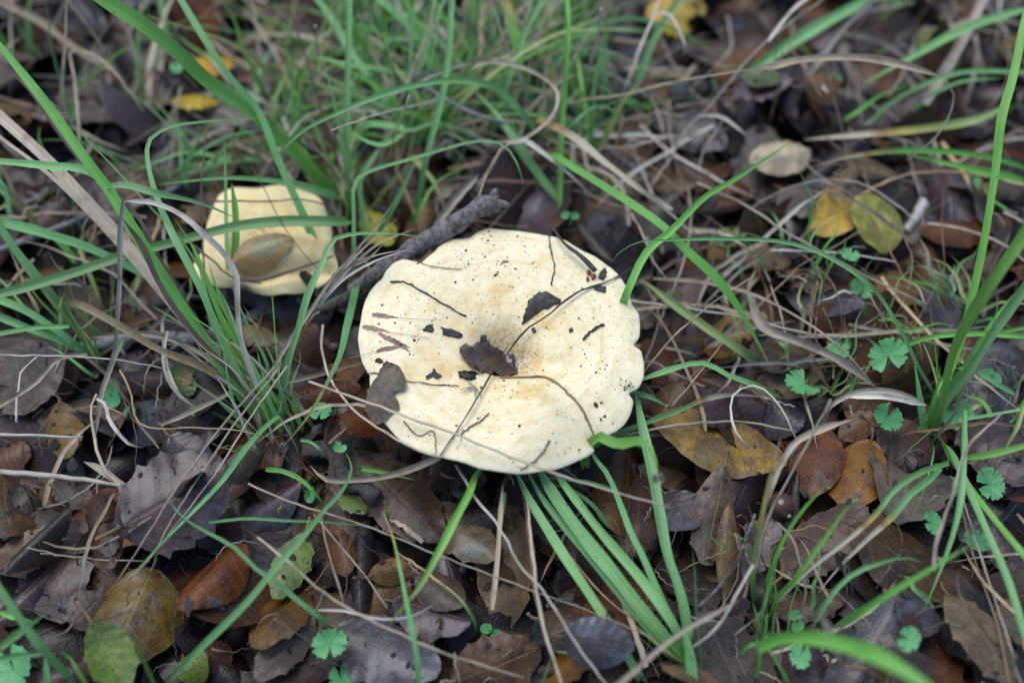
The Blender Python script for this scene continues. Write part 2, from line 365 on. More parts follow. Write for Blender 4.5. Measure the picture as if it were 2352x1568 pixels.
# ------------------------------------------------------------------ litter
MUSH = P(1150, 800, .047)[:2]; MUSH2 = P(610, 560, .025)[:2]
def near_stem(x, y, r=.014): return math.hypot(x-MUSH[0], y-MUSH[1]-.004) < r
kinds = ['brown', 'dark', 'purple', 'tan', 'grey', 'rust', 'slate', 'orange']
def litter(name, N, wts, x0, x1, y0, y1, rows, cols, label):
    VV, FF, UU, RR, MI = [], [], [], [], []; off = 0
    for k in range(N):
        x, y = random.uniform(x0, x1), random.uniform(y0, y1)
        L = random.uniform(.028, .060); W = L*random.uniform(.42, .7)
        Vl, F, uv = leaf_grid(L, W, rows, cols, random.choice((0, 3, 4)), .16, random.uniform(.8, 1.1), None,
                              random.gauss(.25, .35), random.gauss(.1, .25), .12)
        st = random.random()
        tilt = (random.gauss(0, .16), random.gauss(0, .16)) if st < .72 else (random.gauss(0, .8), random.gauss(0, .8))
        V = lay(Vl, x, y, random.uniform(0, 6.283), tilt, random.choice((.15, .3, .45)))
        VV.append(V); FF += [tuple(i+off for i in f) for f in F]; UU.append(uv)
        RR.append(np.full(len(V), random.random()*10)); MI += [random.choices(range(8), wts)[0]]*len(F); off += len(V)
    o = mesh_obj(name, np.vstack(VV), FF, None, origin=(0, 0, 0), uv=np.vstack(UU), att={'rnd': np.concatenate(RR)},
                 mats=[LM[k] for k in kinds], midx=MI)
    tag(o, label, 'leaf litter', kind='stuff'); return o
litter('leaf_litter', 6200, (5, 11, 6, .7, .7, 3, 1.6, .3), -.60, .60, -.36, .74, 8, 5, 'deep wet layer of decaying brown oak leaves covering the soil')  # mostly dark leaves: shade of the gaps put into the litter colours
# squash the growing stack so that it stays near two centimetres
# ------------------------------------------------------------------ single leaves of the litter
COLNAME = {'brown': 'brown', 'dark': 'dark brown', 'purple': 'purplish brown', 'tan': 'tan', 'grey': 'grey brown', 'rust': 'rusty brown', 'slate': 'slate grey', 'orange': 'orange brown'}
for k in range(190):
    fx, fy = random.uniform(-40, FW+40), random.uniform(-40, FH+40)
    p = PG(fx, fy)
    if near_stem(p[0], p[1]) or math.hypot(p[0]-MUSH[0], p[1]-MUSH[1]) < .05: continue
    kd = random.choices(kinds, (6, 5, 6, 1.6, 1.6, 4, 2.4, 1))[0]
    L = random.uniform(.032, .062); W = L*random.uniform(.45, .68); th = random.choice((0, 0, 4, 5))
    Vl, F, uv = leaf_grid(L, W, 20, 7, th, .2, random.uniform(.85, 1.1), None, random.gauss(.3, .35), random.gauss(.1, .25), .13, random.random() < .2)
    tilt = (random.gauss(0, .16), random.gauss(0, .16)) if random.random() < .72 else (random.gauss(0, .55), random.gauss(0, .55))
    V = lay(Vl, p[0], p[1], random.uniform(0, 6.283), tilt, .12)
    o = mesh_obj('oak_leaf', V, F, LM[kd], uv=uv, att={'rnd': np.full(len(V), random.random()*10)})
    zone = ('behind the mushrooms' if fy < 420 else 'in front of the mushrooms' if fy > 1080 else 'beside the smaller mushroom' if fx < 1150 else 'near the yellow leaves')
    zone = ('by the yellow leaf, ' if fx > 1500 and fy < 420 else 'by the tall tuft, ' if fx > 1600 and fy > 1080 else 'by spiny leaves, ' if fx < 800 and fy > 1080 else '')+zone
    edge = 'toothed' if th else 'smooth-edged'; big = 'short' if L < .040 else 'long' if L > .053 else 'middling'
    tag(o, f'{edge} {big} {COLNAME[kd]} litter leaf {zone}', 'leaf', f'{edge} {big} {COLNAME[kd]} leaves {zone}')

# ------------------------------------------------------------------ leaves one can tell apart
# colour, stalk end -> tip (picture points), width, cup, teeth, side tilt, label
HERO = [
 ('slate',(1500,300),(1655,395),80,.1,0,0,'bluish grey wet leaf beside the bent straw behind the large mushroom'),
 ('tan',(1500,190),(1545,280),62,.3,0,0,'pinkish tan leaf standing next to the charred wood'),
 ('purple',(1685,195),(1815,205),66,.2,4,0,'plum-coloured leaf below the ochre-stained leaf'),
 ('yellow',(1480,85),(1610,58),78,.1,0,0,'orange-yellow fallen leaf among dry stems, far behind the mushroom'),
 ('orange',(1645,185),(1775,112),64,.2,0,0,'ochre-stained brown leaf under the feathery seed stem'),
 ('rust',(1835,228),(1925,200),55,.4,0,0,'small reddish leaf above the long arching straw'),
 ('green',(2120,85),(2200,60),60,.1,0,0,'dull green leaf lying among brown leaves beyond the arching straw'),
 ('yellow',(428,155),(532,122),66,.3,0,0,'round ochre-yellow leaf behind the wide green blade'),
 ('yellow',(402,262),(505,250),50,.3,4,0,'bright yellow pointed leaf behind the smaller mushroom'),
 ('orange',(0,300),(80,260),85,.3,0,0,'large orange-brown leaf behind the brown stalks'),
 ('yellow',(20,62),(90,42),40,.3,0,0,'narrow yellow leaf beside thick dead stems'),
 ('brown',(640,170),(700,150),55,.3,0,0,'orange-brown leaf seen between upright green blades'),
 ('green',(1690,280),(1758,316),54,.1,0,0,'small lime green leaf next to a drooping straw'),
 ('grey',(1800,425),(1905,535),95,.1,4,0,'broad grey-brown leaf beneath the pale rounded leaf'),
 ('grey',(1945,430),(2080,490),66,.3,0,0,'grey-brown folded leaf behind the yellow leaves'),
 ('tan',(1915,375),(2055,415),58,.3,0,0,'dusty tan leaf under thin straw behind the pale leaf'),
 ('pale',(1718,415),(1855,362),82,.2,0,0,'pale whitish rounded leaf lying on top of brown ones'),
 ('yellow',(1850,565),(1960,512),78,-.25,0,0,'ochre-yellow spotted leaf tucked under the lime yellow one'),
 ('ygreen',(1985,478),(2025,592),118,.1,0,0,'round lime yellow leaf with dark freckles'),
 ('rust',(2080,590),(2300,545),82,.35,4,0,'long reddish brown leaf with ribbed veins'),
 ('orange',(2025,605),(2150,665),92,.05,4,0,'wet orange-brown leaf carrying water drops'),
 ('slate',(1812,655),(1975,725),92,.1,0,0,'slate grey blotched leaf under the thin arching blade'),
 ('slate',(2095,700),(2235,725),88,.1,0,0,'grey and red mottled leaf beside the bright tall blade'),
 ('rust',(1825,610),(1920,645),60,.3,0,0,'small pinkish brown leaf beside the slate leaf'),
 ('tan',(1655,612),(1800,652),58,.1,4,0,'thin light tan leaf with toothed edge behind long blade'),
 ('green',(1632,572),(1708,540),58,.1,0,0,'green rounded leaf half hidden by grass'),
 ('tan',(1495,440),(1590,468),56,.2,0,0,'olive tan leaf below the straw-coloured blade'),
 ('brown',(1520,650),(1625,615),95,.1,0,0,'matt brown leaf just behind the rim of the large mushroom'),
 ('grey',(1325,508),(1405,605),28,.8,0,0,'narrow curled grey leaf touching the mushroom back rim'),
 ('ygreen',(850,515),(905,618),70,.35,0,(.0),'yellow-green curled leaf between the two mushrooms'),
 ('tan',(975,545),(990,468),32,.5,0,0,'narrow tan leaf standing behind the broken stick'),
 ('brown',(110,605),(185,520),62,.4,0,0,'purple-brown smooth leaf by the bluish twig'),
 ('orange',(40,668),(212,592),58,.3,0,0,'long orange-tan leaf crossed by green blades'),
 ('dark',(395,470),(470,420),75,.5,0,0,'dark rounded leaf at the edge of the smaller mushroom'),
 ('grey',(0,960),(185,862),125,.1,0,0,'broad grey-brown leaf crossed by a bent straw'),
 ('orange',(128,912),(152,1045),95,.2,4,0,'orange-brown toothed leaf with a pale midrib'),
 ('rust',(-20,1060),(72,1035),70,.2,4,0,'rust brown leaf cut off by the bent dry stem'),
 ('green',(392,832),(445,912),64,.2,4,0,'olive green holly-like leaf under the brown stalks'),
 ('tan',(558,792),(642,845),66,.3,0,0,'crumpled tan leaf near the seedlings by the grass base'),
 ('grey',(500,1142),(612,1028),62,.9,4,0,'curled grey-tan leaf with gritty surface and spiny edge'),
 ('brown',(130,1108),(210,1168),80,.1,4,0,'ragged brown leaf below the whitish stem'),
 ('slate',(395,1010),(490,1090),80,.2,0,0,'grey blotched leaf behind the crossing straws'),
 ('purple',(330,1300),(572,1165),185,.1,5,0,'large plum-brown spiny leaf crossed by thin green blades'),
 ('brown',(228,1135),(278,1330),88,.6,0,0,'upright folded brown leaf with orange patch'),
 ('tan',(2,1320),(135,1235),72,.3,4,0,'tan and green toothed leaf lying over a rolled leaf'),
 ('dark',(40,1345),(185,1195),52,1.1,0,0,'dark tightly rolled leaf'),
 ('grey',(165,1440),(238,1365),82,.1,0,0,'dull grey-tan leaf peeking out beside the large olive leaf'),
 ('rust',(568,1265),(440,1440),115,.8,0,0,'folded dark leaf with an orange margin'),
 ('rust',(420,1480),(500,1440),75,.3,4,0,'round toothed brown leaf behind the diagonal blade'),
 ('olive',(372,1335),(285,1575),185,.45,0,0,'large domed olive-brown leaf with a dark stalk'),
 ('green',(252,1475),(320,1610),118,.2,4,0,'sage green leaf lying on the large olive-brown one'),
 ('green',(480,1510),(405,1555),70,.7,0,0,'dark green folded leaf beside the diagonal blade'),
 ('slate',(555,1168),(688,1262),125,.1,0,0,'grey and reddish leaf with branching veins'),
 ('grey',(725,1415),(588,1562),92,.2,4,0,'grey-tan leaf underside lying below the orange-brown leaf'),
 ('orange',(705,1345),(590,1500),122,.2,4,0,'orange-brown leaf with toothed edge under a green leaf'),
 ('green',(700,1225),(636,1385),84,.25,4,0,'fresh light green holly-like leaf under the diagonal blade'),
 ('dark',(842,1215),(828,1405),66,.9,0,0,'dark standing leaf with a red stalk'),
 ('rust',(770,1215),(800,1330),66,.7,0,0,'orange-brown curved leaf behind the red-stalked leaf'),
 ('orange',(850,1330),(950,1290),55,.3,0,0,'thin brown leaf with a bright margin beyond the red stalk'),
 ('green',(782,1148),(846,1200),48,.2,4,0,'small sage green toothed leaf below the bark piece'),
 ('slate',(772,1440),(1010,1560),178,.15,4,0,'large bluish slate leaf under crossing straws'),
 ('purple',(905,1395),(1085,1462),135,.3,4,0,'crinkled purple-brown leaf beside the slate one'),
 ('grey',(960,1312),(1065,1402),98,.6,0,0,'domed grey leaf with a tan patch'),
 ('brown',(1040,1570),(1240,1485),140,.1,5,0,'brown toothed leaf with grey blotches beside the paired seedling'),
 ('olive',(990,1162),(1138,1305),112,.15,5,0,'olive-tan leaf with holes and clear side veins'),
 ('rust',(792,1000),(885,905),78,.4,0,0,'reddish leaf tucked under the rim of the large mushroom by the rim leaf'),
 ('rust',(640,935),(828,888),66,.7,5,0,'long rust-edged leaf behind the lobed seedling'),
 ('brown',(806,1005),(1005,1190),160,.12,5,0,'large flat brown leaf with spiny edge below the mushroom rim'),
 ('dark',(1040,1150),(1110,1180),70,.4,0,0,'glossy black-brown leaf in the gap below the mushroom'),
 ('brown',(1235,1398),(1390,1452),92,.3,4,0,'brown folded leaf below the broad green blades'),
 ('slate',(1285,1475),(1455,1492),104,.15,0,0,'bluish dark leaf beneath the broad green blades'),
 ('brown',(1470,1100),(1450,1305),132,.25,5,0,'warm brown leaf with a curved margin between green blades'),
 ('slate',(1530,1110),(1600,1215),110,.1,0,0,'dark grey gritty leaf under the patchy yellow-brown leaf'),
 ('brown',(1575,890),(1512,968),92,.4,0,0,'domed brown leaf next to the scalloped rim of the mushroom'),
 ('patchy',(1490,1000),(1795,1092),150,.2,0,0,'large tan leaf with yellow and rusty patches'),
 ('grey',(1655,1095),(1615,1300),100,.4,4,0,'crumpled grey-tan leaf standing beside the upright tan one'),
 ('tan',(1668,1360),(1672,1165),50,.6,0,0,'upright orange-tan leaf half folded'),
 ('grey',(1712,1350),(1735,1190),40,.6,0,0,'narrow folded tan leaf behind the cream-edged stalk'),
 ('grey',(1745,768),(1858,852),104,.1,0,0,'thin grey-brown leaf with a torn hole'),
 ('rust',(1955,862),(2055,962),104,.4,0,0,'dark reddish leaf beneath the lobed seedlings'),
 ('purple',(1690,900),(1610,985),70,.3,0,0,'dark shiny leaf beside the domed brown one'),
 ('slate',(1765,930),(1840,985),85,.4,0,0,'mottled slate leaf with an orange midrib'),
 ('brown',(2005,985),(2145,1052),96,.1,0,0,'dark-blotched brown leaf beside the tall bright grass tuft'),
 ('rust',(2005,960),(1930,1000),60,.2,0,0,'small pinkish veined leaf above the pair of domed leaves'),
 ('orange',(1998,1015),(1932,1180),130,.35,0,0,'domed orange-brown leaf with a fine pale margin'),
 ('rust',(1878,1015),(1838,1182),112,.35,0,0,'domed red-brown leaf with a fine pale margin'),
 ('purple',(2238,935),(2362,1120),130,.1,4,0,'large violet-brown leaf behind the tall bright grass tuft'),
 ('brown',(1785,1345),(1955,1212),140,.1,6,0,'brown leaf with a bluish serrated edge'),
 ('brown',(1790,1395),(1940,1375),80,.2,5,0,'brown toothed leaf lying below the serrated one'),
 ('brown',(1942,1220),(2178,1368),152,.2,0,0,'large cracked brown leaf under an arching blade'),
 ('slate',(2050,1390),(2160,1440),95,.2,0,0,'bluish grey leaf behind the small lobed seedling'),
 ('tan',(2170,1365),(2300,1590),112,.12,5,0,'long pale tan leaf with toothed edge'),
 ('purple',(2270,1190),(2352,1330),85,.2,0,0,'dark violet leaf behind the long drooping blades'),
 ('grey',(2330,1500),(2310,1380),85,.2,0,0,'dull brown leaf beside the drooping blades'),
 ('grey',(1960,1565),(2130,1545),90,.1,0,0,'light tan leaf under the broad bright bent blade'),
 ('dark',(1450,700),(1500,760),80,.2,0,0,'dark wet leaf in the shade of the scalloped rim'),
]
for kd, a, b, wpx, cup, th, tl, lab in HERO:
    pa, pb = PG(*a), PG(*b); z = max(pa[2], pb[2]); pa, pb = P(*a, z), P(*b, z)
    m = (pa+pb)/2; L = float(np.hypot(pb[0]-pa[0], pb[1]-pa[1])); ang = math.atan2(pb[1]-pa[1], pb[0]-pa[0])
    # width across the axis, measured in the picture
    mx, my = (a[0]+b[0])/2, (a[1]+b[1])/2; dx, dy = b[0]-a[0], b[1]-a[1]; q = math.hypot(dx, dy); nx, ny = -dy/q*wpx/2, dx/q*wpx/2
    e0, e1 = P(mx+nx, my+ny, z), P(mx-nx, my-ny, z); d = e1-e0
    W = abs(-math.sin(ang)*d[0]+math.cos(ang)*d[1])*1.05
    Vl, F, uv = leaf_grid(L, W, 34, 9, th, .2, random.uniform(.85, 1.05), None, cup, random.gauss(.08, .15), .10)
    V = lay(Vl, m[0], m[1], ang, (random.gauss(0, .05), random.gauss(-.06, .05)), .08, .4, .0075 if kd == 'pale' else .009 if 'between the two mushrooms' in lab else .0045 if kd in ('ygreen', 'yellow') else .0022)
    r = random.random()*10
    while not .4 < (r*13.1) % 1 < .95: r = random.random()*10
    o = mesh_obj('oak_leaf', V, F, LM[kd], uv=uv, att={'rnd': np.full(len(V), r)})
    tag(o, lab, 'leaf')
    if cup < .7:
        i = 4; p0 = V[i]; di = V[i]-V[9*3+i]; di /= np.linalg.norm(di)+1e-9
        C = spline([p0-di*.002, p0+di*.003, p0+di*random.uniform(.006, .011)+np.array((random.uniform(-.002, .002), 0, random.uniform(0, .004)))], 7)
        Vt, Ft, uvt = tube(C, np.linspace(.0006, .0008, 7), 6)
        mesh_obj('stalk', Vt, Ft, SM['r'], o, uv=uvt, att={'rnd': np.full(len(Vt), random.random())})

# ------------------------------------------------------------------ mushrooms
OUT1 = [(1151,523),(1203,529),(1258,541),(1302,554),(1341,576),(1382,598),(1404,615),(1423,640),(1440,667),(1450,703),(1466,727),(1469,758),(1466,783),
 (1452,799),(1471,810),(1477,837),(1477,870),(1467,892),(1442,903),(1454,922),(1448,950),(1434,972),(1412,991),(1384,1001),(1356,1005),(1366,1027),(1352,1043),(1313,1062),
 (1258,1079),(1190,1091),(1123,1084),(1069,1071),(1014,1051),(959,1035),(917,1007),(890,974),(864,945),(848,906),(851,889),(850,861),(832,829),(826,801),(823,778),
 (826,752),(830,730),(838,694),(849,670),(865,653),(879,643),(888,624),(904,608),(928,602),(970,618),(1000,583),(1014,565),(1041,552),(1080,549),(1096,535),(1123,524)]
class Cap:
    """a funnel shaped or domed cap given by its outline: height over (s, phi)"""
    def __init__(s, outline, c, zr, prof, extra):
        s.c = np.asarray(c, float); s.prof = prof; s.extra = extra
        pts = np.array([P(x, y, zr)[:2] for x, y in outline])-s.c
        th = np.arctan2(pts[:, 1], pts[:, 0]); r = np.hypot(pts[:, 0], pts[:, 1])
        o = np.argsort(th); s.th = np.r_[th[o]-2*math.pi, th[o], th[o]+2*math.pi]; s.r = np.r_[r[o], r[o], r[o]]
    def R(s, phi): return np.interp(phi, s.th, s.r)
    def Rs(s, phi):
        return sum(s.R(np.mod(phi+d+math.pi, 2*math.pi)-math.pi) for d in np.linspace(-.7, .7, 15))/15
    def rad(s, sv, phi):                        # the lobes of the margin fade out towards the middle
        k = sv**9; return sv*(s.Rs(phi)*(1-k)+s.R(phi)*k)
    def zs(s, sv, phi):
        r = s.rad(sv, phi); x = s.c[0]+r*np.cos(phi); y = s.c[1]+r*np.sin(phi)
        return s.prof(sv, phi)+s.extra(x, y, sv, phi)
    def z(s, x, y):
        dx, dy = x-s.c[0], y-s.c[1]; phi = np.arctan2(dy, dx); r = np.hypot(dx, dy); sv = np.minimum(r/s.R(phi), 1.)
        for _ in range(4): sv = np.clip(r/(s.rad(np.maximum(sv, .02), phi)/np.maximum(sv, .02)), 0, 1.)
        return s.zs(sv, phi)
    def on(s, fx, fy, lift=0.):
        z = .046
        for _ in range(40):
            p = P(fx, fy, z); z = z*.6+.4*(float(s.z(p[0], p[1]))+lift)
        return P(fx, fy, z)
    def mesh(s, nphi, ns, thick):
        phi = np.linspace(-math.pi, math.pi, nphi, endpoint=False); sv = np.linspace(0, 1, ns)**.8
        V, UV, SS = [], [], []
        rows = []
        for k, q in enumerate(sv):
            z = s.zs(np.full(nphi, q), phi); r = s.rad(q, phi)
            rows.append(np.stack([s.c[0]+r*np.cos(phi), s.c[1]+r*np.sin(phi), z], 1)); SS.append(np.full(nphi, q))
        top = rows[-1]
        # rounded margin, then the underside
        for dr, dz in ((.0002, -.0004), (.0001, -.0009), (-.0010, -.0013)):
            r = s.R(phi)+dr; rows.append(np.stack([s.c[0]+r*np.cos(phi), s.c[1]+r*np.sin(phi), top[:, 2]+dz], 1)); SS.append(np.full(nphi, 1.))
        for q in (.85, .6, .35, .18):
            z = s.zs(np.full(nphi, q), phi)-thick*(1.25-q*.6); r = s.rad(q, phi)
            rows.append(np.stack([s.c[0]+r*np.cos(phi), s.c[1]+r*np.sin(phi), z], 1)); SS.append(np.full(nphi, q))
        V = np.vstack(rows); nr = len(rows)
        F = [(i*nphi+j, i*nphi+(j+1) % nphi, (i+1)*nphi+(j+1) % nphi, (i+1)*nphi+j) for i in range(nr-1) for j in range(nphi)]
        return V, F, np.concatenate(SS), np.tile(phi, nr), top, phi

def capmat(name, pale, cream, ochre, rings):
    n = NT(name); co = n.ocoord(); s = n.att('s').outputs['Fac']
    big = n.noise(co, 26, 4, .6); mid = n.noise(co, 95, 4, .6, .3); fine = n.noise(co, 700, 4, .7); gran = n.noise(co, 1700, 2, .6)
    wob = n.ma('ADD', s, n.ma('ADD', n.ma('MULTIPLY', n.ma('SUBTRACT', big, .5), .10), n.ma('MULTIPLY', n.ma('SUBTRACT', mid, .5), .035)))
    rg = n.ma('ADD', .5, n.ma('MULTIPLY', n.ma('SINE', n.ma('MULTIPLY', wob, 6.283*rings)), .5))
    rg2 = n.ma('ADD', .5, n.ma('MULTIPLY', n.ma('SINE', n.ma('MULTIPLY', wob, 6.283*rings*2.3)), .5))
    rg = n.ma('ADD', n.ma('MULTIPLY', rg, .65), n.ma('MULTIPLY', rg2, .35))
    band = n.ramp(s, [(.2, .4), (.4, 1.), (.88, .9), (.98, .2)])
    col = n.mix(n.ramp(n.noise(co, 420, 5, .75), [(.40, 0.), (.60, 1.)]), cream, pale)
    col = n.mix(n.ma('MULTIPLY', n.ma('MULTIPLY', n.ramp(rg, [(.35, 0.), (.95, 1.)]), band), n.ramp(mid, [(.36, 0.), (.62, .58)])), col, ochre)
    # ochre staining towards the funnel
    col = n.mix(n.ma('MULTIPLY', n.ramp(s, [(.05, .9), (.5, .45), (.8, 0.)]), n.ramp(mid, [(.33, .05), (.65, .95)])), col, ochre)
    warm = (ochre[0]*.95, ochre[1]*.86, ochre[2]*.62)
    bl = n.ma('MULTIPLY', n.ramp(n.noise(co, 48, 3, .6), [(.54, 0.), (.70, 1.)]), n.ramp(s, [(.2, 1.), (.75, .6), (.95, 0.)]))
    col = n.mix(n.ma('MULTIPLY', bl, .8), col, warm)
    # greyish soil dust and pin-prick specks
    dk = n.ma('MULTIPLY', n.ramp(fine, [(.57, 0.), (.66, 1.)]), n.ramp(n.noise(co, 75, 3), [(.52, 0.), (.66, 1.)]))
    cen = n.ma('MULTIPLY', n.ramp(s, [(.05, 1.), (.30, 0.)]), n.ramp(fine, [(.46, 0.), (.58, 1.)]))
    col = n.mix(n.ma('MULTIPLY', n.ma('MAXIMUM', dk, cen), .75), col, (.085, .062, .042))
    vo = n.add('TexVoronoi', {'Vector': co, 'Scale': 480., 'Randomness': 1.}).outputs['Distance']
    pr = n.ramp(n.noise(co, 130, 2), [(.52, 0.), (.58, 1.)])
    col = n.mix(n.ma('MULTIPLY', n.ramp(vo, [(.10, .9), (.17, 0.)]), pr), col, (.035, .03, .028))
    n.set(Base_Color=col, Roughness=.62, Normal=n.bump(n.ma('ADD', n.ma('MULTIPLY', fine, .8), n.ma('MULTIPLY', gran, .5)), .35, .0006))
    n.b.inputs['Subsurface Weight'].default_value = .12; n.b.inputs['Subsurface Radius'].default_value = (1., .6, .3); n.b.inputs['Subsurface Scale'].default_value = .002
    return n.m
CAPM = capmat('mushroom_skin', (.82, .755, .525), (.765, .665, .405), (.67, .475, .18), 9.)
CAPM2 = capmat('mushroom_skin_yellow', (.82, .70, .39), (.78, .63, .30), (.68, .46, .16), 3.)
GILL = plainmat('gill_cream', (.62, .53, .36), (.72, .64, .47), 300., .6, .3)
STEM = plainmat('stem_cream', (.55, .46, .30), (.68, .60, .44), 160., .6, .5)

def prof1(s, phi):
    z = .0530-.0046*np.exp(-(s/.50)**2)-.0135*np.exp(-(s/.165)**2)
    return z-.0046*np.clip((s-.72)/.28, 0, 1)**2.2
cc = P(1152, 806, .048)[:2]
_lobe = P(1235, 935, .055)[:2]; _val0 = P(1165, 850, .035)[:2]; _val1 = P(1366, 1006, .048)[:2]; _hump = P(1010, 690, .052)[:2]; _val2 = P(1300, 858, .046)[:2]
def segdist(x, y, a, b):
    d = b-a; t = np.clip(((x-a[0])*d[0]+(y-a[1])*d[1])/(d@d), 0, 1); return np.hypot(x-a[0]-t*d[0], y-a[1]-t*d[1])
def extra1(x, y, s, phi):
    e = .0068*np.exp(-((x-_lobe[0])**2+(y-_lobe[1])**2)/.018**2)*np.clip(s*3, 0, 1)
    e = e-.0034*np.exp(-(segdist(x, y, _val0, _val1)/.006)**2)*np.clip(s*2, 0, 1)-.004*np.exp(-(segdist(x, y, _val0, _val2)/.008)**2)
    e = e+.0016*np.exp(-((x-_hump[0])**2+(y-_hump[1])**2)/.02**2)
    e = e+(vnoise(x*45+3, y*45, 11)-.5)*.0034*s+(vnoise(x*140+3, y*140, 12)-.5)*.0008*s+(vnoise(x*400+3, y*400, 13)-.5)*.0003
    e = e+.0012*np.sin(phi*3+1.)*np.clip((s-.7)*3, 0, 1)+.0004*np.sin(phi*23)*np.clip((s-.9)*10, 0, 1)
    return e
cap1 = Cap(OUT1, cc, .0475, prof1, extra1)
def gills(cap, top, phi, parent, n, depth, mat, inner=.2):
    V, F = [], []; off = 0
    for k in range(n):
        a = -math.pi+2*math.pi*k/n; qs = (inner if k % 2 == 0 else .5, .6, .8, .96); w = .0003
        d = np.array((-math.sin(a), math.cos(a), 0))*w
        for i, q in enumerate(qs):
            z = float(cap.zs(np.array([q]), np.array([a]))[0])-.0028; r = float(cap.rad(q, a))
            p = np.array((cap.c[0]+r*math.cos(a), cap.c[1]+r*math.sin(a), z)); dz = np.array((0, 0, depth*math.sin(math.pi*min(1, .12+q*.85))))
            V += [p-d, p+d, p+d-dz, p-d-dz]
        for i in range(3):
            b = off+i*4; F += [(b, b+4, b+7, b+3), (b+1, b+2, b+6, b+5), (b+3, b+7, b+6, b+2)]
        off += 16
    return mesh_obj('gills', np.array(V), F, mat, parent, smooth=False)
def mushroom(name, label, cap, mat, foot, thick, rs, ngill):
    t = thing(name, label, 'mushroom', foot)
    V, F, ss, ph, top, phi = cap.mesh(300, 44, thick)
    c = mesh_obj('cap', V, F, mat, t, att={'s': ss})
    gills(cap, top, phi, c, ngill, .0042, GILL)
    zt = float(cap.zs(np.array([.1]), np.array([0.]))[0])-thick*.9
    C = np.array([np.array(foot)*(1-k)+np.array((cap.c[0], cap.c[1], zt))*k for k in np.linspace(0, 1, 8)])
    V, F, uv = tube(C, np.linspace(rs*.85, rs*1.15, 8), 20, .08, 3)
    mesh_obj('stem', V, F, STEM, t, uv=uv)
    return t
f1 = (cc[0]+.002, cc[1]-.002, -.012)
mushroom('funnel_mushroom', 'large cream funnel-capped mushroom strewn with dark leaf bits', cap1, CAPM, f1, .006, .011, 150)

OUT2 = [(432,612),(446,590),(464,560),(470,520),(478,476),(500,442),(535,424),(590,415),(645,416),(695,424),(730,448),(750,490),(760,535),(764,570),(774,606),(742,640),(692,656),(632,668),(588,658),(562,640),(535,650),(490,648),(450,636)]
c2 = P(612, 552, .03)[:2]
_g0 = P(556, 640, .03)[:2]; _g1 = P(760, 603, .03)[:2]
def prof2(s, phi): return .0385-.0150*s**2.6
def extra2(x, y, s, phi):
    e = -.0055*np.exp(-(segdist(x, y, _g0, _g1)/.004)**2)
    return e+(vnoise(x*60+7, y*60, 21)-.5)*.004*s+.0012*np.sin(phi*9)*np.clip((s-.8)*5, 0, 1)
cap2 = Cap(OUT2, c2, .027, prof2, extra2)
f2 = (c2[0], c2[1]+.004, -.012)
mushroom('young_mushroom', 'smaller yellow-cream mushroom with a domed cap, half hidden by grass', cap2, CAPM2, f2, .007, .010, 100)
_i, _j = np.nonzero((np.hypot(_gx-c2[0], _gy-c2[1]) < .02))

# ------------------------------------------------------------------ sticks and wood
def stick(name, label, cat, pts, wpx, mat, zs=None, rough=.2, taper=(1, 1), forks=(), seed=1, ns=10, parent=None, lift=0., group=None, n=26):
    """pts picture points; zs heights in cm (None: on the litter)"""
    if zs is None: C = np.array([PG(x, y, lift) for x, y in pts])
    else:
        zz = np.interp(np.linspace(0, 1, len(pts)), np.linspace(0, 1, len(zs)), zs)
        C = np.array([P(x, y, z/100) for (x, y), z in zip(pts, zz)])
    r = wpx*PX(C.mean(0))/2
    if zs is None: C[:, 2] = np.maximum(C[:, 2], np.quantile(C[:, 2], .4))+r*.6
    C = spline(C, n)
    rr = r*np.linspace(taper[0], taper[1], n)*(1+.18*(vnoise(np.arange(n)*.4+seed*5, np.zeros(n), seed)-.5))
    V, F, uv = tube(C, rr, ns, rough, seed)
    o = mesh_obj(name, V, F, mat, uv=uv, att={'rnd': np.full(len(V), random.random())})
    tag(o, label, cat, group)
    for a, b, k in forks:                       # short side stubs: at, towards (picture offset), size
        i = int(a*(n-1)); e = C[i]+np.array(b)*r
        C2 = spline([C[i], C[i]*.4+e*.6+np.array((0, 0, .15*r)), e], 6)
        V, F, uv = tube(C2, np.linspace(rr[i]*k, rr[i]*k*.45, 6), 8, rough, seed+9)
        mesh_obj('side_stub', V, F, mat, o, uv=uv, att={'rnd': np.full(len(V), random.random())})
    return o
stick('broken_stick', 'thick grey knobbly stick with a broken hollow end propped beside the large mushroom', 'stick',
      [(812,668),(850,640),(905,605),(980,552),(1050,510),(1105,476),(1142,462)], 41, BARK, (2.6, 3.4, 4.6, 5.3, 5.6, 5.8), .30, (.95, 1.12), [(.97, (2.3, -.45, .35), .62), (.98, (.35, 1.5, .5), .6), (.62, (.5, -1.0, .7), .35)], 4, 14, n=40)
stick('dark_stick', 'dark damp stick end running under the rim of the large mushroom', 'stick', [(735,712),(790,690),(840,662),(880,640)], 34, BARKD, (2.2, 2.6, 3.0), .3, (.8, 1), (), 6, 12)
stick('bleached_stick', 'bluish grey weathered branch lying below the smaller mushroom', 'stick', [(105,795),(190,803),(330,792),(470,778),(560,745),(640,720),(705,700)], 26, BARKB, None, .3, (.85, 1.2), [(.55, (-3, -2.5, .4), .55), (.25, (2.5, -3.2, .2), .5)], 8, 10)
stick('bluish_twig', 'long pale bluish twig crossing behind the brown stalks', 'twig', [(-40,610),(60,555),(150,520),(230,490),(330,470),(430,440)], 15, BARKB, None, .25, (1.1, .7), [(.35, (-3, 4, .5), .6)], 12)
stick('bluish_twig', 'short forked bluish twig above the orange-tan leaf', 'twig', [(50,500),(62,470),(100,450),(150,400),(215,370)], 14, BARKB, None, .3, (1.2, .6), [(.3, (-4, 2, .3), .6)], 13)
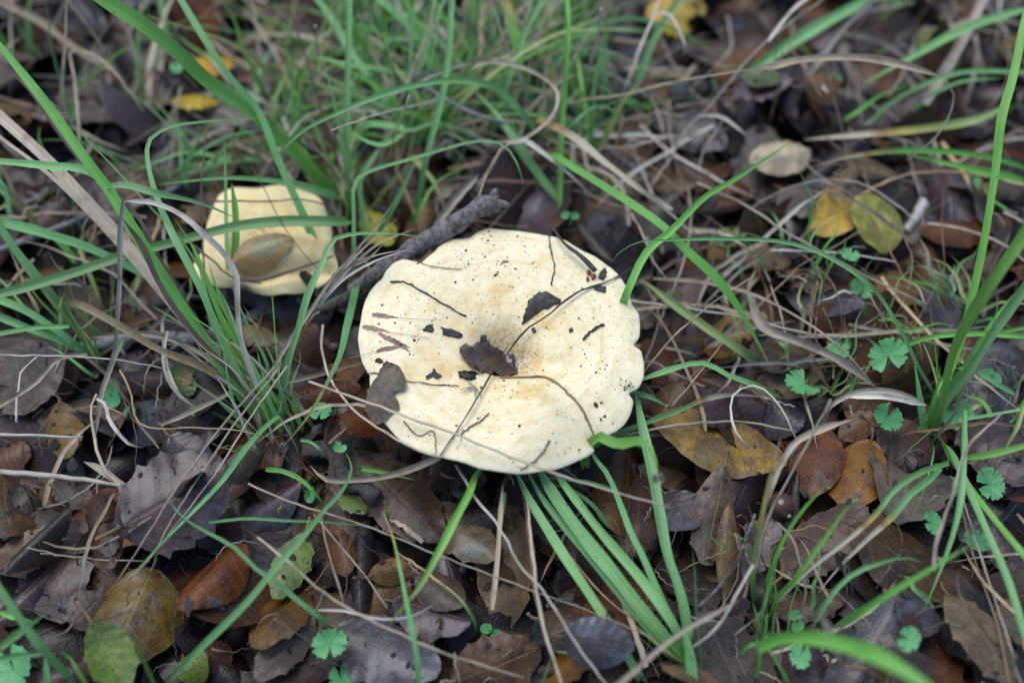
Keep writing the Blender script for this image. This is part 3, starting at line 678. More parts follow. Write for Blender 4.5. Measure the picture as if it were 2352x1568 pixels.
stick('slender_twig', 'thin blue-grey twig among the dead grass behind the mushrooms', 'twig', [(975,198),(1020,225),(1090,262),(1170,285)], 8, BARKB, (4, 4.4, 4.5, 4), .3, (1, .8), [(.3, (-4, -5, 0), .7)], 15)
stick('slender_twig', 'blue-grey twig half buried below the long green blade', 'twig', [(1330,300),(1400,345),(1450,385),(1490,412)], 15, BARKB, None, .3, (1, .9), (), 16)
stick('bark_piece', 'dark rotten bark piece lying below the large mushroom', 'bark', [(702,1052),(750,1070),(810,1110),(868,1150)], 50, BARKD, None, .38, (.85, .75), (), 21, 12)
stick('black_wood', 'charred black wood chunk among leaves behind the mushrooms', 'wood', [(1550,240),(1580,232),(1625,222)], 52, FLAKE, None, .35, (.9, .8), (), 22, 10)
stick('white_chip', 'small bleached white wood chip beside the yellow leaf', 'wood chip', [(2122,468),(2100,505),(2074,545)], 30, WOODW, None, .25, (.85, .6), (), 23, 8)
stick('bark_twig', 'short tapering dark twig lying on the back rim of the large mushroom', 'twig',
      [(1268,520),(1285,545),(1305,566),(1341,594),(1368,622)], 15, BARKD, (5.0, 5.4, 5.7, 5.75, 5.6), .3, (.25, .8), (), 24, 8)
stick('pale_twig', 'smooth grey twig poking up beside the cream-edged blade', 'twig', [(1735,1180),(1690,1290),(1640,1360),(1585,1410)], 8, BARK, (3.5, 2.6, 1.8, 1.2), .1, (.8, 1.1), (), 25, 7)

# acorn ---------------------------------------------------------------
def acorn(fx, fy, wpx, label):
    p = PG(fx, fy); g_ = np.linspace(-.005, .005, 5); z_ = float(np.quantile([H(p[0]+a, p[1]+b) for a in g_ for b in g_], .75)); p = P(fx, fy, z_+.001); r = wpx*PX(p)/2; t = thing('acorn', label, 'acorn', p)
    ax = np.array((.25, -.75, .35)); ax /= np.linalg.norm(ax)
    pr = [(-1.1, .0), (-1.05, .35), (-.8, .72), (-.3, .98), (.2, 1.), (.6, .86), (.9, .6), (1.08, .28), (1.15, .09), (1.32, .04), (1.34, 0.)]
    C = np.array([p+np.array((0, 0, r*.75))+ax*a*r for a, b in pr]); V, F, uv = tube(C, [max(b, .003)*r for a, b in pr], 20)
    mesh_obj('nut', V, F, plainmat('acorn_shell', (.045, .024, .019), (.10, .05, .032), 90., .2, .15), t, uv=uv)
    q = P(fx+1, fy-4, 0); C = np.array([p+np.array((0, 0, r*.75))+ax*a*r for a in (1.10, 1.2, 1.3)])
    V, F, uv = tube(C, [r*.16, r*.14, r*.05], 10); mesh_obj('tip', V, F, SM['o'], t, uv=uv, att={'rnd': np.full(len(V), .5)})
acorn(1790, 1172, 64, 'shiny dark brown acorn lying under the patchy yellow-brown leaf')
# ------------------------------------------------------------------ grass
def zpts(pts, zs, base_on_litter=True):
    """picture points with heights in cm spread along them; a first height of None stands on the litter"""
    q = np.array(pts, float); s = np.r_[0, np.cumsum(np.hypot(*np.diff(q, axis=0).T))]; s /= s[-1]
    zs = list(zs)
    if zs[0] is None: zs[0] = PG(*pts[0])[2]*100-.15
    if zs[-1] is None: zs[-1] = PG(*pts[-1])[2]*100+.2
    zz = np.interp(s, np.linspace(0, 1, len(zs)), zs)
    # smooth interpolation of heights
    if len(zs) > 2:
        zc = spline(np.stack([np.linspace(0, 1, len(zs)), np.array(zs), np.zeros(len(zs))], 1), 60); zz = np.interp(s, zc[:, 0], zc[:, 1])
    return zz/100
def run_out(pts):
    """carry a leaf that leaves the picture on past the edge"""
    pts = [tuple(p) for p in pts]; (x, y), (x0, y0) = pts[-1], pts[-2]
    if x <= 3 or x >= FW-3 or y <= 3 or y >= FH-3:
        d = math.hypot(x-x0, y-y0)+1e-6; k = 130/d; pts.append((x+(x-x0)*k, y+(y-y0)*k))
    return pts
DEW = NT('dew'); DEW.set(Base_Color=(1., 1., 1.), Roughness=.0, IOR=1.333, Transmission_Weight=1.); DEW = DEW.m
def drop(p, r, label, group='dew drops on grass tips'):
    bm = bmesh.new(); bmesh.ops.create_icosphere(bm, subdivisions=2, radius=r)
    for v in bm.verts: v.co.z *= 1.12
    me = bpy.data.meshes.new('dew_drop'); bm.to_mesh(me); bm.free(); me.materials.append(DEW)
    me.polygons.foreach_set('use_smooth', np.ones(len(me.polygons), dtype=bool))
    o = bpy.data.objects.new('dew_drop', me); COL.objects.link(o); o.location = p; tag(o, label, 'dew drop', group)
def blade(parent, kind, wpx, pts, zs, dry=None, tw=None, tip=.45, fold=.22, name='blade', dew=0., n=None, mat=None, label=None):
    pts = run_out(pts); zz = zpts(pts, zs); C = np.array([P(x, y, z) for (x, y), z in zip(pts, zz)])
    ln = np.linalg.norm(np.diff(C, axis=0), axis=1).sum(); C = spline(C, n or int(np.clip(ln/.006, 12, 44)))
    w = wpx*PX(C[len(C)//2])*1.12
    tw = tw if tw is not None else (random.uniform(-.35, .35), random.uniform(-.5, .5))
    V, F, uv = ribbon(C, w, tip, tw, fold)
    dr = np.zeros(len(V))
    if dry: dr = np.clip((uv[:, 0]-dry[0])/(dry[1]-dry[0]+1e-6), 0, 1)*(dry[2] if len(dry) > 2 else 1.)
    r = random.random()
    o = mesh_obj(name, V, F, mat or GM[kind], parent, uv=uv, att={'rnd': np.full(len(V), r), 'dry': dr})
    if label: o['label'] = label
    if dew: drop(C[-1]+np.array((0, 0, -dew*.4)), dew, 'clear round dew drop hanging at the tip of a grass blade')
    return o
def straw(label, kind, wpx, pts, zs, flat=False, name='dry_stem', group=None, cat='straw', parent=None, tip=.8, taper=(1, .6), tw=None):
    pts = run_out(pts) if parent is None or True else pts
    if pts[0][0] <= 3 or pts[0][1] >= FH-3 or pts[0][0] >= FW-3: pts = run_out(pts[::-1])[::-1]
    zz = zpts(pts, zs); C = np.array([P(x, y, z) for (x, y), z in zip(pts, zz)])
    ln = np.linalg.norm(np.diff(C, axis=0), axis=1).sum(); n = int(np.clip(ln/.005, 10, 46)); C = spline(C, n)
    w = wpx*PX(C[n//2])
    if flat: V, F, uv = ribbon(C, w*1.1, tip, tw or (random.uniform(-.5, .5), random.uniform(-.8, .8)), .35)
    else:
        C[1:-1] += (RNG.random((n-2, 3))-.5)*min(w*.5, .0006); V, F, uv = tube(C, np.linspace(w/2*taper[0], w/2*taper[1], n)*RNG.uniform(.85, 1.15, n), 6, .2, random.randint(0, 99), .6)
    o = mesh_obj(name, V, F, SM[kind], parent, uv=uv, att={'rnd': np.full(len(V), random.random())})
    if parent is None: tag(o, label, cat, group)
    return o
TF = []
def tuft(label, fx, fy, group=None):
    TF.append((label, fx, fy)); t = thing('grass_tuft', label, 'grass', PG(fx, fy), group)
    TF[-1] = (t, fx, fy); return t

N0 = None
# --- tuft at the left whose stalks lean up and left
t = tuft('tall grass tuft with brown stalks, rooted between the leaf litter and the large mushroom', 640, 990)
B = lambda *a, **k: blade(t, *a, **k)
B('b', 21, [(640,1000),(590,955),(535,880),(470,780),(420,705),(370,630),(290,500),(245,430),(200,370),(100,230),(0,105)], [N0,5,8.5,11,13], tw=(.1,-.2), tip=.8)
B('g', 15, [(245,430),(275,425),(357,444),(467,469),(538,499)], [9.2,9,8,7], tip=.3)
B('g', 15, [(235,415),(200,392),(110,381),(0,371)], [9.2,9,8.5], tip=.6)
B('g', 14, [(640,1000),(560,880),(500,760),(467,675),(426,593),(390,524),(357,442),(340,373),(338,343),(346,318),(384,294),(467,280),(629,269)], [N0,5,7.5,8.5,9], dry=(.85,1,.6))
B('g', 6, [(645,990),(530,740),(450,600),(406,538),(357,488),(302,428),(251,373),(196,317),(148,262)], [N0,5,8,10], dew=.0011)
B('b', 12, [(640,1000),(560,860),(510,770),(478,690),(455,600),(428,538)], [N0,4,6], dry=(.7,1,.2))
B('b', 13, [(645,1000),(580,880),(535,790),(492,690),(448,575),(400,500)], [N0,4,6.5])
B('b', 12, [(650,1000),(590,880),(550,790),(518,715),(490,640),(478,600)], [N0,4,6])
B('b', 9, [(648,995),(600,905),(560,820),(520,740),(470,640)], [N0,4,6])
B('g', 11, [(650,990),(600,880),(560,800),(528,715),(500,655)], [N0,4,5.5])
B('g', 14, [(628,955),(651,898),(667,815),(689,744),(706,681),(739,607),(766,552),(772,547),(808,538),(876,535),(986,546)], [N0,4,6,7,7.2,6.6], tip=.45)
B('g', 9, [(640,950),(665,801),(698,738),(750,694),(800,668)], [N0,4,5.5])
B('g', 12, [(640,955),(626,966),(564,1030),(510,1105),(443,1175),(385,1233),(305,1318)], [N0,3.2,3.6,3], tip=.3)
B('b', 8, [(640,985),(600,930),(560,880),(540,840)], [N0,3,4])
B('b', 10, [(655,985),(640,930),(610,880),(598,840),(590,800)], [N0,3,4.5])
B('g', 8, [(660,980),(655,930),(640,870),(650,800)], [N0,3,4.5])
B('b', 7, [(650,1000),(610,960),(580,900),(575,850)], [N0,2.5,3.5])
for w, pts, k in [(22,[(640,1000),(560,890),(480,790),(400,690),(300,570),(200,465),(110,370),(0,270)],'s'),(14,[(630,990),(520,850),(430,750),(330,630),(230,520),(120,410),(0,318)],'s'),
                  (12,[(640,1000),(590,920),(520,845),(440,760),(360,640),(330,570),(280,500)],'d'),(10,[(650,1000),(545,850),(470,760),(380,620),(300,480),(215,405),(130,300),(60,200),(0,145)],'d'),
                  (9,[(630,980),(560,905),(500,860),(430,800),(330,742)],'s'),(12,[(600,960),(520,855),(445,800),(330,765),(200,775)],'s'),(16,[(590,930),(480,850),(360,800),(250,735),(180,700),(150,690),(160,680)],'o')]:
    straw(None, k, w, pts, [N0, 4.2, 7, 9.5] if len(pts) > 6 else [N0, 3.2, 3], flat=True, parent=t, name='dead_stalk', tip=.9, tw=(random.uniform(-.6,.6), random.uniform(-1,1)))
straw(None, 'p', 11, [(590,890),(552,770),(545,660),(545,640),(520,590),(470,540),(410,490),(350,466),(285,462)], [3.5,6,8,9.5,10], flat=True, parent=t, name='dead_leaf', tip=.95)
straw(None, 's', 10, [(283,462),(276,540),(275,640),(270,730),(262,820),(235,900),(220,1000)], [10,8,6,3.5,2.2], flat=True, parent=t, name='dead_leaf', tip=.9)
# seed head leaning over the dark stick
for w, pts in [(9,[(640,990),(600,930),(631,842),(711,716),(766,634),(808,587),(849,538),(923,439)]),(7,[(700,735),(760,650),(830,575),(915,500)]),(7,[(740,690),(800,620),(870,560),(955,525)]),(6,[(760,660),(815,605),(870,585),(920,575)]),
               (10,[(770,650),(810,610),(850,590),(880,560)]),(7,[(720,715),(790,640),(860,600),(940,572)]),(6,[(790,610),(840,550),(890,500)]),(5,[(735,700),(760,640),(800,600),(860,590)])]:
    straw(None, random.choice('sspo'), w, pts, [4.6,5.6,6.4,7] if len(pts) < 6 else [N0,4,6,7.4], flat=True, parent=t, name='seed_head_bract', tip=.4)

# --- left edge tuft
t = tuft('green grass tuft with yellowing blade bases, beside the bluish twig', 215, 815)
B('g', 17, [(205,815),(178,758),(137,703),(96,648),(41,582),(0,521)], [N0,4,6.5], dry=(.0,-.5,.0), tip=.8)
B('y', 9, [(208,815),(170,752),(125,700),(85,652),(40,600)], [N0,3.8,5.5])
B('g', 15, [(225,820),(165,785),(110,744),(55,711),(0,689)], [N0,3.4,4.4], tip=.8)
B('g', 15, [(230,815),(192,801),(82,760),(0,727)], [N0,3,3.8], tip=.8)
B('g', 10, [(159,749),(82,752),(0,766)], [3.2,3.4,3.4], tip=.8)
B('b', 10, [(225,825),(200,780),(180,750),(150,700)], [N0,3,4])
B('g', 12, [(262,838),(272,805),(285,775),(292,752)], [N0,2.6,3.2])
B('g', 18, [(420,680),(384,653),(343,634),(275,601),(192,565),(96,535),(0,510)], [N0,3.6,4.8,6], tip=.85)
B('y', 9, [(235,850),(215,815),(190,770)], [N0,2.2,3])
B('b', 8, [(240,850),(225,810),(215,775),(180,740)], [N0,2.6,4])
B('g', 9, [(232,855),(195,850),(150,815),(110,795)], [N0,2.6,3])

# --- tuft between the mushrooms
t = tuft('grass tuft rooted beside the smaller mushroom, its long blades reaching over the cap', 808, 520)
B('b', 26, [(810,500),(760,440),(690,365),(570,255),(480,190),(400,115),(330,58),(235,0)], [N0,5,8.5,12,14], tip=.85, tw=(.2,-.3))
B('g', 14, [(752,664),(733,593),(711,527),(692,483),(667,431),(640,370),(580,235),(530,180),(470,90),(415,0)], [N0,4.5,7,9.5,11], tip=.8)
B('g', 13, [(803,520),(798,412),(797,220),(800,110),(802,0)], [N0,4,7,9.5], tip=.85)
B('g', 7, [(806,520),(802,428),(783,316),(766,228),(744,145),(724,59)], [N0,4,6.5,8.5], dew=.0011)
B('g', 9, [(808,650),(813,565),(813,483),(814,425),(824,407),(860,390),(932,369),(1014,345),(1096,325),(1137,325),(1173,350),(1196,400),(1200,440)], [N0,5,6.4,7,6.5,4], tip=.5)
B('g', 17, [(818,640),(812,690),(799,746),(777,829),(750,884),(711,952),(651,1024)], [N0,4.6,5.2,4.6,3], dry=(.55,.9,.45), tip=.5, dew=.0022)
B('g', 20, [(812,508),(740,508),(657,508),(549,519),(467,538),(384,560),(288,585),(242,601),(165,628),(82,653),(0,675)], [N0,4.9,5.4,4.8,4.4], tip=.85, tw=(.1,.1))
B('g', 13, [(770,455),(740,440),(690,425),(600,412),(520,408),(440,415),(360,425)], [N0,4.6,5.6,5], tip=.5)
B('b', 14, [(535,612),(541,560),(540,480),(532,420)], [3.4,4.6,6], tip=.7)
B('g', 8, [(522,620),(521,540),(519,440),(516,320)], [3.2,4.6,6.5], tip=.6)
B('g', 12, [(842,560),(830,470),(825,420),(880,330),(940,250)], [N0,3,5], tip=.4)
B('g', 13, [(830,640),(870,690),(850,620),(820,560)], [N0,2.6,3.2])
B('g', 12, [(868,540),(900,480),(935,410),(960,360)], [N0,3,5])
B('y', 10, [(700,370),(650,300),(620,262),(600,240)], [N0,3,4])
B('b', 10, [(940,545),(965,480),(1000,420),(1080,380)], [N0,2.6,3])
B('b', 9, [(860,640),(900,590),(960,545),(1060,500)], [N0,2.6,2.2])

# --- the dense tuft behind
t = tuft('dense tuft of crossing green and dry blades behind the large mushroom', 1220, 320)
B('g', 14, [(1235,330),(1203,266),(1151,211),(1110,192),(1041,185),(959,195),(849,228),(766,264),(698,299),(665,327),(640,351),(613,376)], [N0,6,7.6,8,7.4,6.4], tip=.6, tw=(.1,.2), dry=(.93,1,1.))
B('g', 12, [(930,548),(958,469),(980,357),(1013,233),(1025,165),(1038,0)], [N0,4,7,9.5], tip=.85)
B('g', 11, [(1085,315),(1088,220),(1093,110),(1104,0)], [N0,3,6], tip=.85)
B('g', 20, [(1045,345),(1025,275),(1003,192),(972,118),(931,55),(871,0)], [N0,3.4,6], tip=.85)
B('b', 17, [(1225,275),(1218,250),(1206,206),(1195,160),(1186,93),(1178,60),(1162,0)], [N0,5,7.5], dry=(.5,.78,1.), tip=.9, label='green blade with an orange-brown band and a dry tip')
B('g', 12, [(1107,390),(1123,324),(1156,214),(1178,154),(1203,82),(1245,0)], [N0,5,8], tip=.85)
B('b', 11, [(1283,490),(1286,428),(1288,330),(1294,247),(1302,137),(1305,55),(1301,0)], [N0,4.5,8,10], tip=.85)
B('g', 14, [(1405,315),(1442,233),(1472,165),(1505,82),(1560,0)], [N0,3,5.5], tip=.85)
B('g', 12, [(1200,225),(1272,151),(1313,104),(1382,52),(1450,41),(1519,58),(1601,93),(1670,146)], [N0,4,5,4,2.4], tip=.4, dry=(.75,1,.5))
B('g', 11, [(1290,318),(1327,272),(1368,244),(1396,246),(1434,275)], [N0,4.2,4], dew=.0014)
B('y', 16, [(1210,285),(1286,297),(1327,321),(1382,368),(1464,428),(1540,490),(1600,545)], [N0,5,5,3.6,2.6], dry=(-.3,.6,.9), tip=.5)
B('b', 18, [(1255,345),(1310,381),(1396,434),(1464,478),(1527,524),(1577,576),(1643,637),(1698,711),(1739,785),(1775,850)], [N0,6,6.6,6,4.6,2.6], dry=(.85,1,.45), tip=.75, tw=(.05,.1), label='long broad green blade arching down past the mushroom rim')
B('g', 9, [(1105,345),(1060,300),(1000,282),(940,300),(880,290),(800,262)], [N0,3,4,4])
B('y', 8, [(1060,330),(1110,290),(1150,240),(1190,220)], [N0,3,4.5])
B('y', 12, [(1350,380),(1400,300),(1440,220),(1480,180)], [N0,3,4.5], dry=(.3,1,.6))
B('g', 18, [(1290,470),(1235,400),(1180,320),(1130,250),(1080,200)], [N0,3,4,4])
B('g', 14, [(960,330),(900,250),(850,180),(800,110),(760,40),(730,0)], [N0,3,4.5,6], tip=.85)
B('b', 12, [(1070,300),(1030,210),(1000,140),(960,60),(930,0)], [N0,3,5,7], tip=.85)
B('g', 16, [(1020,230),(960,180),(880,160),(800,150),(700,120)], [N0,3,4,3.5])
B('g', 16, [(800,350),(870,285),(930,300),(890,330),(790,300)], [N0,3.4,4,3])
for w, pts, k in [(6,[(860,420),(930,205),(960,130),(995,30),(1000,0)],'o'),(6,[(850,425),(925,220),(975,120),(1025,0)],'s'),(6,[(800,440),(735,245),(690,90),(655,0)],'d'),(5,[(960,340),(915,190),(875,80),(845,0)],'d'),
                  (8,[(1100,170),(1000,230),(880,260),(760,300)],'p'),(9,[(1345,240),(1375,140),(1390,60),(1395,0)],'o'),(12,[(1330,220),(1355,150),(1372,90),(1380,20)],'p'),(6,[(870,440),(905,320),(940,220)],'o')]:
    straw(None, k, w, pts, [N0,4,6.5,9], parent=t, name='dry_stem')
straw(None, 's', 7, [(1110,330),(1220,310),(1275,255),(1280,210),(1235,170),(1160,145),(1080,145),(1000,170),(930,205),(860,240)], [3,5,5.6,6,6,6], flat=True, parent=t, name='dead_leaf', tip=.8)
straw(None, 'p', 11, [(1165,330),(1210,326),(1245,350),(1290,385),(1350,440)], [3.6,5,4.4,3], flat=True, parent=t, name='dead_leaf', tip=.5)
straw(None, 'p', 8, [(1095,440),(1130,380),(1160,335),(1210,326)], [2,4,5], parent=t)

# --- right: blade that crosses the long one, and others standing near the mushroom
t = tuft('slender grass plant with one broad crossing blade, just behind the mushroom rim', 1448, 700)
B('b', 19, [(1446,705),(1450,650),(1470,605),(1492,571),(1533,538),(1577,494),(1615,456),(1684,414),(1747,373),(1819,324)], [N0,6.6,7.2,7,6.4], tip=.35, tw=(.7,-1.1))
B('g', 8, [(2165,935),(2129,876),(2102,829),(2080,780),(2052,730),(2025,686),(1984,642),(1929,604),(1860,571),(1791,554),(1723,549),(1643,548),(1533,552),(1464,557),(1423,579),(1401,607)], [N0,4.5,6.6,7.8,8,7.4,6.2], tip=.75)
t = tuft('low yellow-green grass blades beside the scalloped rim of the large mushroom', 1740, 830)
B('y', 18, [(1744,829),(1698,802),(1615,747),(1547,697),(1489,653),(1470,640)], [N0,2.6,2.6,2.2], tip=.7)
B('g', 12, [(1790,910),(1711,876),(1656,854),(1629,836),(1602,834),(1533,851),(1478,870),(1440,885)], [N0,3,3.6,3.8,3.6], tip=.8)
B('g', 10, [(1360,1028),(1423,994),(1505,963),(1574,936),(1602,922),(1643,911),(1775,911)], [3.4,3.2,2.6,N0], dry=(.45,.65,1.), tip=.6)
B('g', 11, [(1440,893),(1456,900),(1492,911),(1533,933)], [3.6,3.6,3.2], tip=.4, dew=.0014)
B('p' if False else 'y', 14, [(1790,830),(1800,790),(1780,770),(1740,770)], [N0,3,3])
B('b', 6, [(1680,830),(1700,790),(1690,740),(1655,690)], [N0,2.4,3])

# --- broad blades in front of the mushroom
t = tuft('tuft of broad flat green blades reaching under the front of the large mushroom', 1582, 1515)
B('g', 18, [(1480,1568),(1450,1522),(1412,1453),(1368,1385),(1313,1302),(1264,1225),(1211,1137),(1175,1060)], [N0,2.6,3.2,3.6], tip=.8)
B('g', 15, [(1570,1528),(1519,1481),(1464,1412),(1409,1343),(1341,1261),(1286,1195),(1242,1137),(1205,1070)], [N0,2.5,3,3.6], tip=.85)
B('g', 25, [(1575,1530),(1533,1467),(1478,1404),(1409,1316),(1341,1233),(1272,1137),(1230,1065)], [N0,2.8,3.3,3.9], tip=.9, label='broad blade with a brown dead streak', dry=(.0,-.55,.0))
B('y', 8, [(1568,1530),(1530,1480),(1478,1415),(1425,1345),(1395,1305)], [N0,3,3.6], dry=(.9,-.3,.72), tip=.5)
B('g', 19, [(1582,1520),(1577,1508),(1547,1434),(1505,1371),(1450,1302),(1368,1206),(1316,1137),(1260,1065)], [N0,3,3.4,4], tip=.85)
B('g', 12, [(1560,1480),(1539,1412),(1505,1343),(1478,1280),(1450,1225),(1423,1153),(1396,1090),(1357,1038),(1340,1000)], [N0,3,3.6,4], tip=.8)
B('g', 21, [(1584,1530),(1583,1495),(1561,1357),(1533,1275),(1516,1185),(1494,1065),(1472,966),(1459,884)], [N0,3,3.6,3.9], tip=.85)
B('g', 23, [(1580,1600),(1590,1568),(1583,1500),(1570,1440)], [N0,2.2,2.6], tip=.8)
B('y', 8, [(1590,1530),(1540,1500),(1440,1420)], [N0,2.4,2.6])
B('b', 21, [(1345,1075),(1352,1020),(1374,1003),(1409,1018),(1450,1016),(1478,1013),(1497,1038),(1508,1070),(1511,1096)], [1.6,4.6,5.9,7.2,7.6,7.4], tip=.7, tw=(.1,.2))
drop(P(1511, 1098, .074), .0024, 'large dew drop hanging beside the mushroom on a twisted blade', None)
B('g', 10, [(1400,1210),(1350,1150),(1300,1120),(1240,1110)], [N0,2.4,2.8])
B('g', 9, [(1420,1130),(1350,1108),(1250,1095)], [2.2,2.6,3])

# --- tuft at the right edge
t = tuft('big grass tuft with tall bright blades and drooping bluish ones', 2150, 990)
B('b', 16, [(2129,994),(2157,911),(2190,829),(2217,746),(2231,689),(2250,606),(2277,455),(2289,373),(2300,275),(2327,178),(2352,55)], [N0,4.5,8,11,13], tip=.85, tw=(.3,.3))
B('b', 24, [(2140,1000),(2162,925),(2190,800),(2231,717),(2286,634),(2352,538)], [N0,7,11,13.5], tip=.9)
B('g', 22, [(2135,1005),(2162,928),(2231,842),(2286,755),(2352,662)], [N0,5,8.5], tip=.9)
B('g', 15, [(2216,940),(2214,994),(2212,1076),(2205,1150),(2190,1220),(2162,1302),(2121,1404)], [4,4.6,4.4,3.6,N0], tip=.45)
B('g', 16, [(2142,995),(2190,1049),(2226,1130),(2272,1233),(2314,1330),(2352,1453)], [N0,4,4.8,4.4,3.8], tip=.85)
B('b', 13, [(2150,1000),(2190,1060),(2240,1137),(2290,1200),(2352,1275)], [N0,3.4,4,4], tip=.85)
B('g', 14, [(2121,1000),(2116,939),(2107,876),(2100,830)], [N0,3,4.4])
B('b', 13, [(2215,1052),(2260,1046),(2352,1024)], [3.8,5,6.4], tip=.85)
B('g', 7, [(2200,965),(2245,958),(2352,939)], [3,4,4.6], tip=.85)
B('y', 12, [(2352,930),(2335,980),(2313,1021),(2294,1062)], [5,4.6,4], dry=(.3,1,.8), dew=.0012)
B('g', 11, [(2143,994),(2102,1021),(2072,1049),(2080,1082)], [N0,3.8,3.4], tw=(.3,1.4), dry=(.8,1,.5))
B('g', 15, [(2180,1062),(2107,1087),(2052,1126),(2017,1173),(1970,1219),(1860,1308),(1783,1384)], [3.4,4.4,4.6,4.2,3.2], dry=(.4,.62,1.), tip=.3)
B('g', 15, [(2160,1075),(2135,1101),(2080,1145),(2061,1173),(1997,1233),(1915,1316),(1880,1360)], [3,3.8,3.6,3,2.4], dry=(.4,.6,1.), tip=.3)
B('b', 8, [(2130,990),(2140,930),(2155,880),(2160,840)], [N0,3,4.5])
B('g', 6, [(2140,1000),(2135,1080),(2120,1130),(2090,1200)], [N0,3,2.4])
B('g', 9, [(2330,905),(2270,870),(2240,850),(2190,845)], [2,3,3.6], dew=.0011)
B('b', 11, [(2195,905),(2260,770),(2320,690),(2350,660)], [N0,3,4])
B('b', 8, [(2060,760),(2110,755),(2160,742),(2185,748)], [2,3.2,3.4], dew=.0014)
B('b', 11, [(2060,800),(2130,775),(2230,765),(2352,772)], [2,3.4,3.6], tip=.8)
B('b', 9, [(2200,770),(2260,765),(2310,760),(2352,752)], [2.4,3.2,3.4], tip=.8)
# --- back right blades
t = tuft('long arching green blades over the brown leaves beyond the yellow leaves', 2330, 400)
B('b', 12, [(2352,385),(2300,368),(2135,346),(2025,349),(1942,362),(1860,385)], [2.6,3.6,3.6,2.4], dry=(.55,.8,.9), tip=.6)
B('b', 16, [(2352,417),(2300,402),(2217,384),(2080,354)], [2.4,3.2,3], tip=.4)
B('g', 21, [(1700,175),(1739,154),(1805,107),(1942,27),(1997,0)], [N0,2.6,3.6], tip=.85)
B('g', 17, [(2352,22),(2217,66),(2107,124),(1984,192)], [4.5,4.4,3.4], tip=.6, dew=.0014)
B('y', 15, [(2300,250),(2240,275),(2135,294),(1970,310),(1846,321)], [2,2.6,2.4,1.8], dry=(.2,.8,.9), tip=.7)
B('g', 9, [(1990,290),(2040,240),(2110,200),(2200,168),(2352,165)], [N0,3.4,4.4], tip=.8)
B('g', 8, [(2095,255),(2130,225),(2200,190),(2300,180)], [N0,3,4])
B('b', 9, [(1900,290),(1960,262),(2030,215),(2110,190)], [N0,2.4,2.4])
B('g', 14, [(2090,15),(2060,0),(2030,-10)], [N0,2,2.4], tip=.8)
B('b', 9, [(2352,520),(2310,480),(2270,450),(2260,420)], [N0,2.4,2.6])

# --- bottom right corner
t = tuft('bright grass plant with a broad bent blade, leaning over the pale tan leaf', 1752, 1490)
B('b', 31, [(1739,1488),(1770,1472),(1805,1464),(1887,1467),(1956,1484),(2025,1511),(2107,1560),(2180,1620)], [6,9.5,11.5,12], tip=.6, tw=(.1,.2))
B('b', 18, [(1885,1462),(1893,1456),(1970,1409),(2052,1357),(2135,1308),(2226,1253)], [N0,5,7,8], tip=.5)
B('g', 12, [(1868,1440),(1877,1420),(1915,1357),(1964,1313),(2025,1291),(2080,1280),(2119,1291)], [N0,4,4.6,4], tip=.6)
B('b', 15, [(1770,1440),(1783,1379),(1833,1321),(1887,1247),(1937,1178),(1970,1137)], [N0,5.5,8.5], tip=.3, dew=.0018)
B('b', 13, [(1765,1400),(1783,1277),(1805,1228),(1874,1137),(1903,1110)], [N0,5.5,7.6], tip=.4, dew=.0016)
B('y', 14, [(1735,1400),(1728,1302),(1742,1220),(1750,1177),(1772,1076),(1794,1002)], [N0,5,7.4], dry=(.4,1,.95), tip=.5, label='cream-edged dying blade')
B('g', 9, [(1745,1470),(1752,1400),(1765,1350),(1785,1290)], [N0,3.6,5])
B('g', 10, [(1752,1480),(1740,1420),(1728,1380)], [N0,2.6,3])
B('b', 8, [(1740,1490),(1760,1430),(1762,1395)], [N0,2.6,3])
B('b', 9, [(1730,1568),(1745,1520),(1752,1470),(1775,1445)], [N0,3,4])
B('b', 10, [(1815,1580),(1790,1530),(1765,1490),(1735,1470)], [N0,3,4])
B('b', 8, [(1700,1500),(1725,1480),(1760,1470),(1785,1455)], [2.6,3.6,3.6])
# --- lower left corner
t = tuft('grass blades rising around the large olive-brown leaf', 130, 1600)
B('g', 17, [(172,1572),(138,1530),(96,1486),(41,1412),(0,1352)], [N0,5,6.4], tip=.85)
B('b', 14, [(358,1580),(338,1533),(311,1478),(264,1423)], [N0,6,7.6], tip=.3)
B('g', 13, [(380,1568),(468,1481),(574,1376),(643,1291),(698,1231),(739,1178),(788,1123),(808,1073),(802,1052),(788,1032)], [N0,3.4,4.4,4.6,4,3.2], tip=.7, dry=(.75,1,.3))
B('g', 11, [(758,1445),(728,1412),(684,1379),(640,1341),(591,1308),(536,1255),(481,1225),(426,1192),(377,1137)], [N0,3.6,4,3.4], tip=.4)
B('g', 16, [(0,1488),(60,1440),(110,1405)], [2.4,3.6,4])
B('g', 13, [(0,1512),(50,1504),(110,1500)], [2.4,3,3], tip=.7)
B('g', 14, [(110,1600),(108,1550),(104,1500)], [N0,2.6,3.4], tip=.7)
B('b', 15, [(200,1590),(180,1540),(150,1500),(128,1496)], [N0,2.6,3.4])
B('b', 12, [(0,1405),(30,1415),(90,1430)], [2.2,2.6,2.2])
t = tuft('yellowing blade and dry stems in front of the large mushroom', 1000, 1290)
B('b', 16, [(1105,1075),(1099,1082),(1075,1137),(1042,1197),(1003,1275),(959,1352),(918,1401),(888,1444)], [3.6,4.6,4.6,3.6], dry=(.45,.9,.4), tip=.6)
B('g', 10, [(964,1600),(962,1568),(954,1481),(937,1398),(921,1316),(901,1228),(879,1173)], [N0,4,4.8,4.6], dry=(.7,1,1.), tip=.5)
B('g', 13, [(1157,1130),(1153,1160),(1150,1220)], [3,2.4,N0], tip=.8)
B('g', 8, [(1040,1530),(1036,1450),(1000,1380)], [N0,2.4,2.6], dew=.001) if False else None
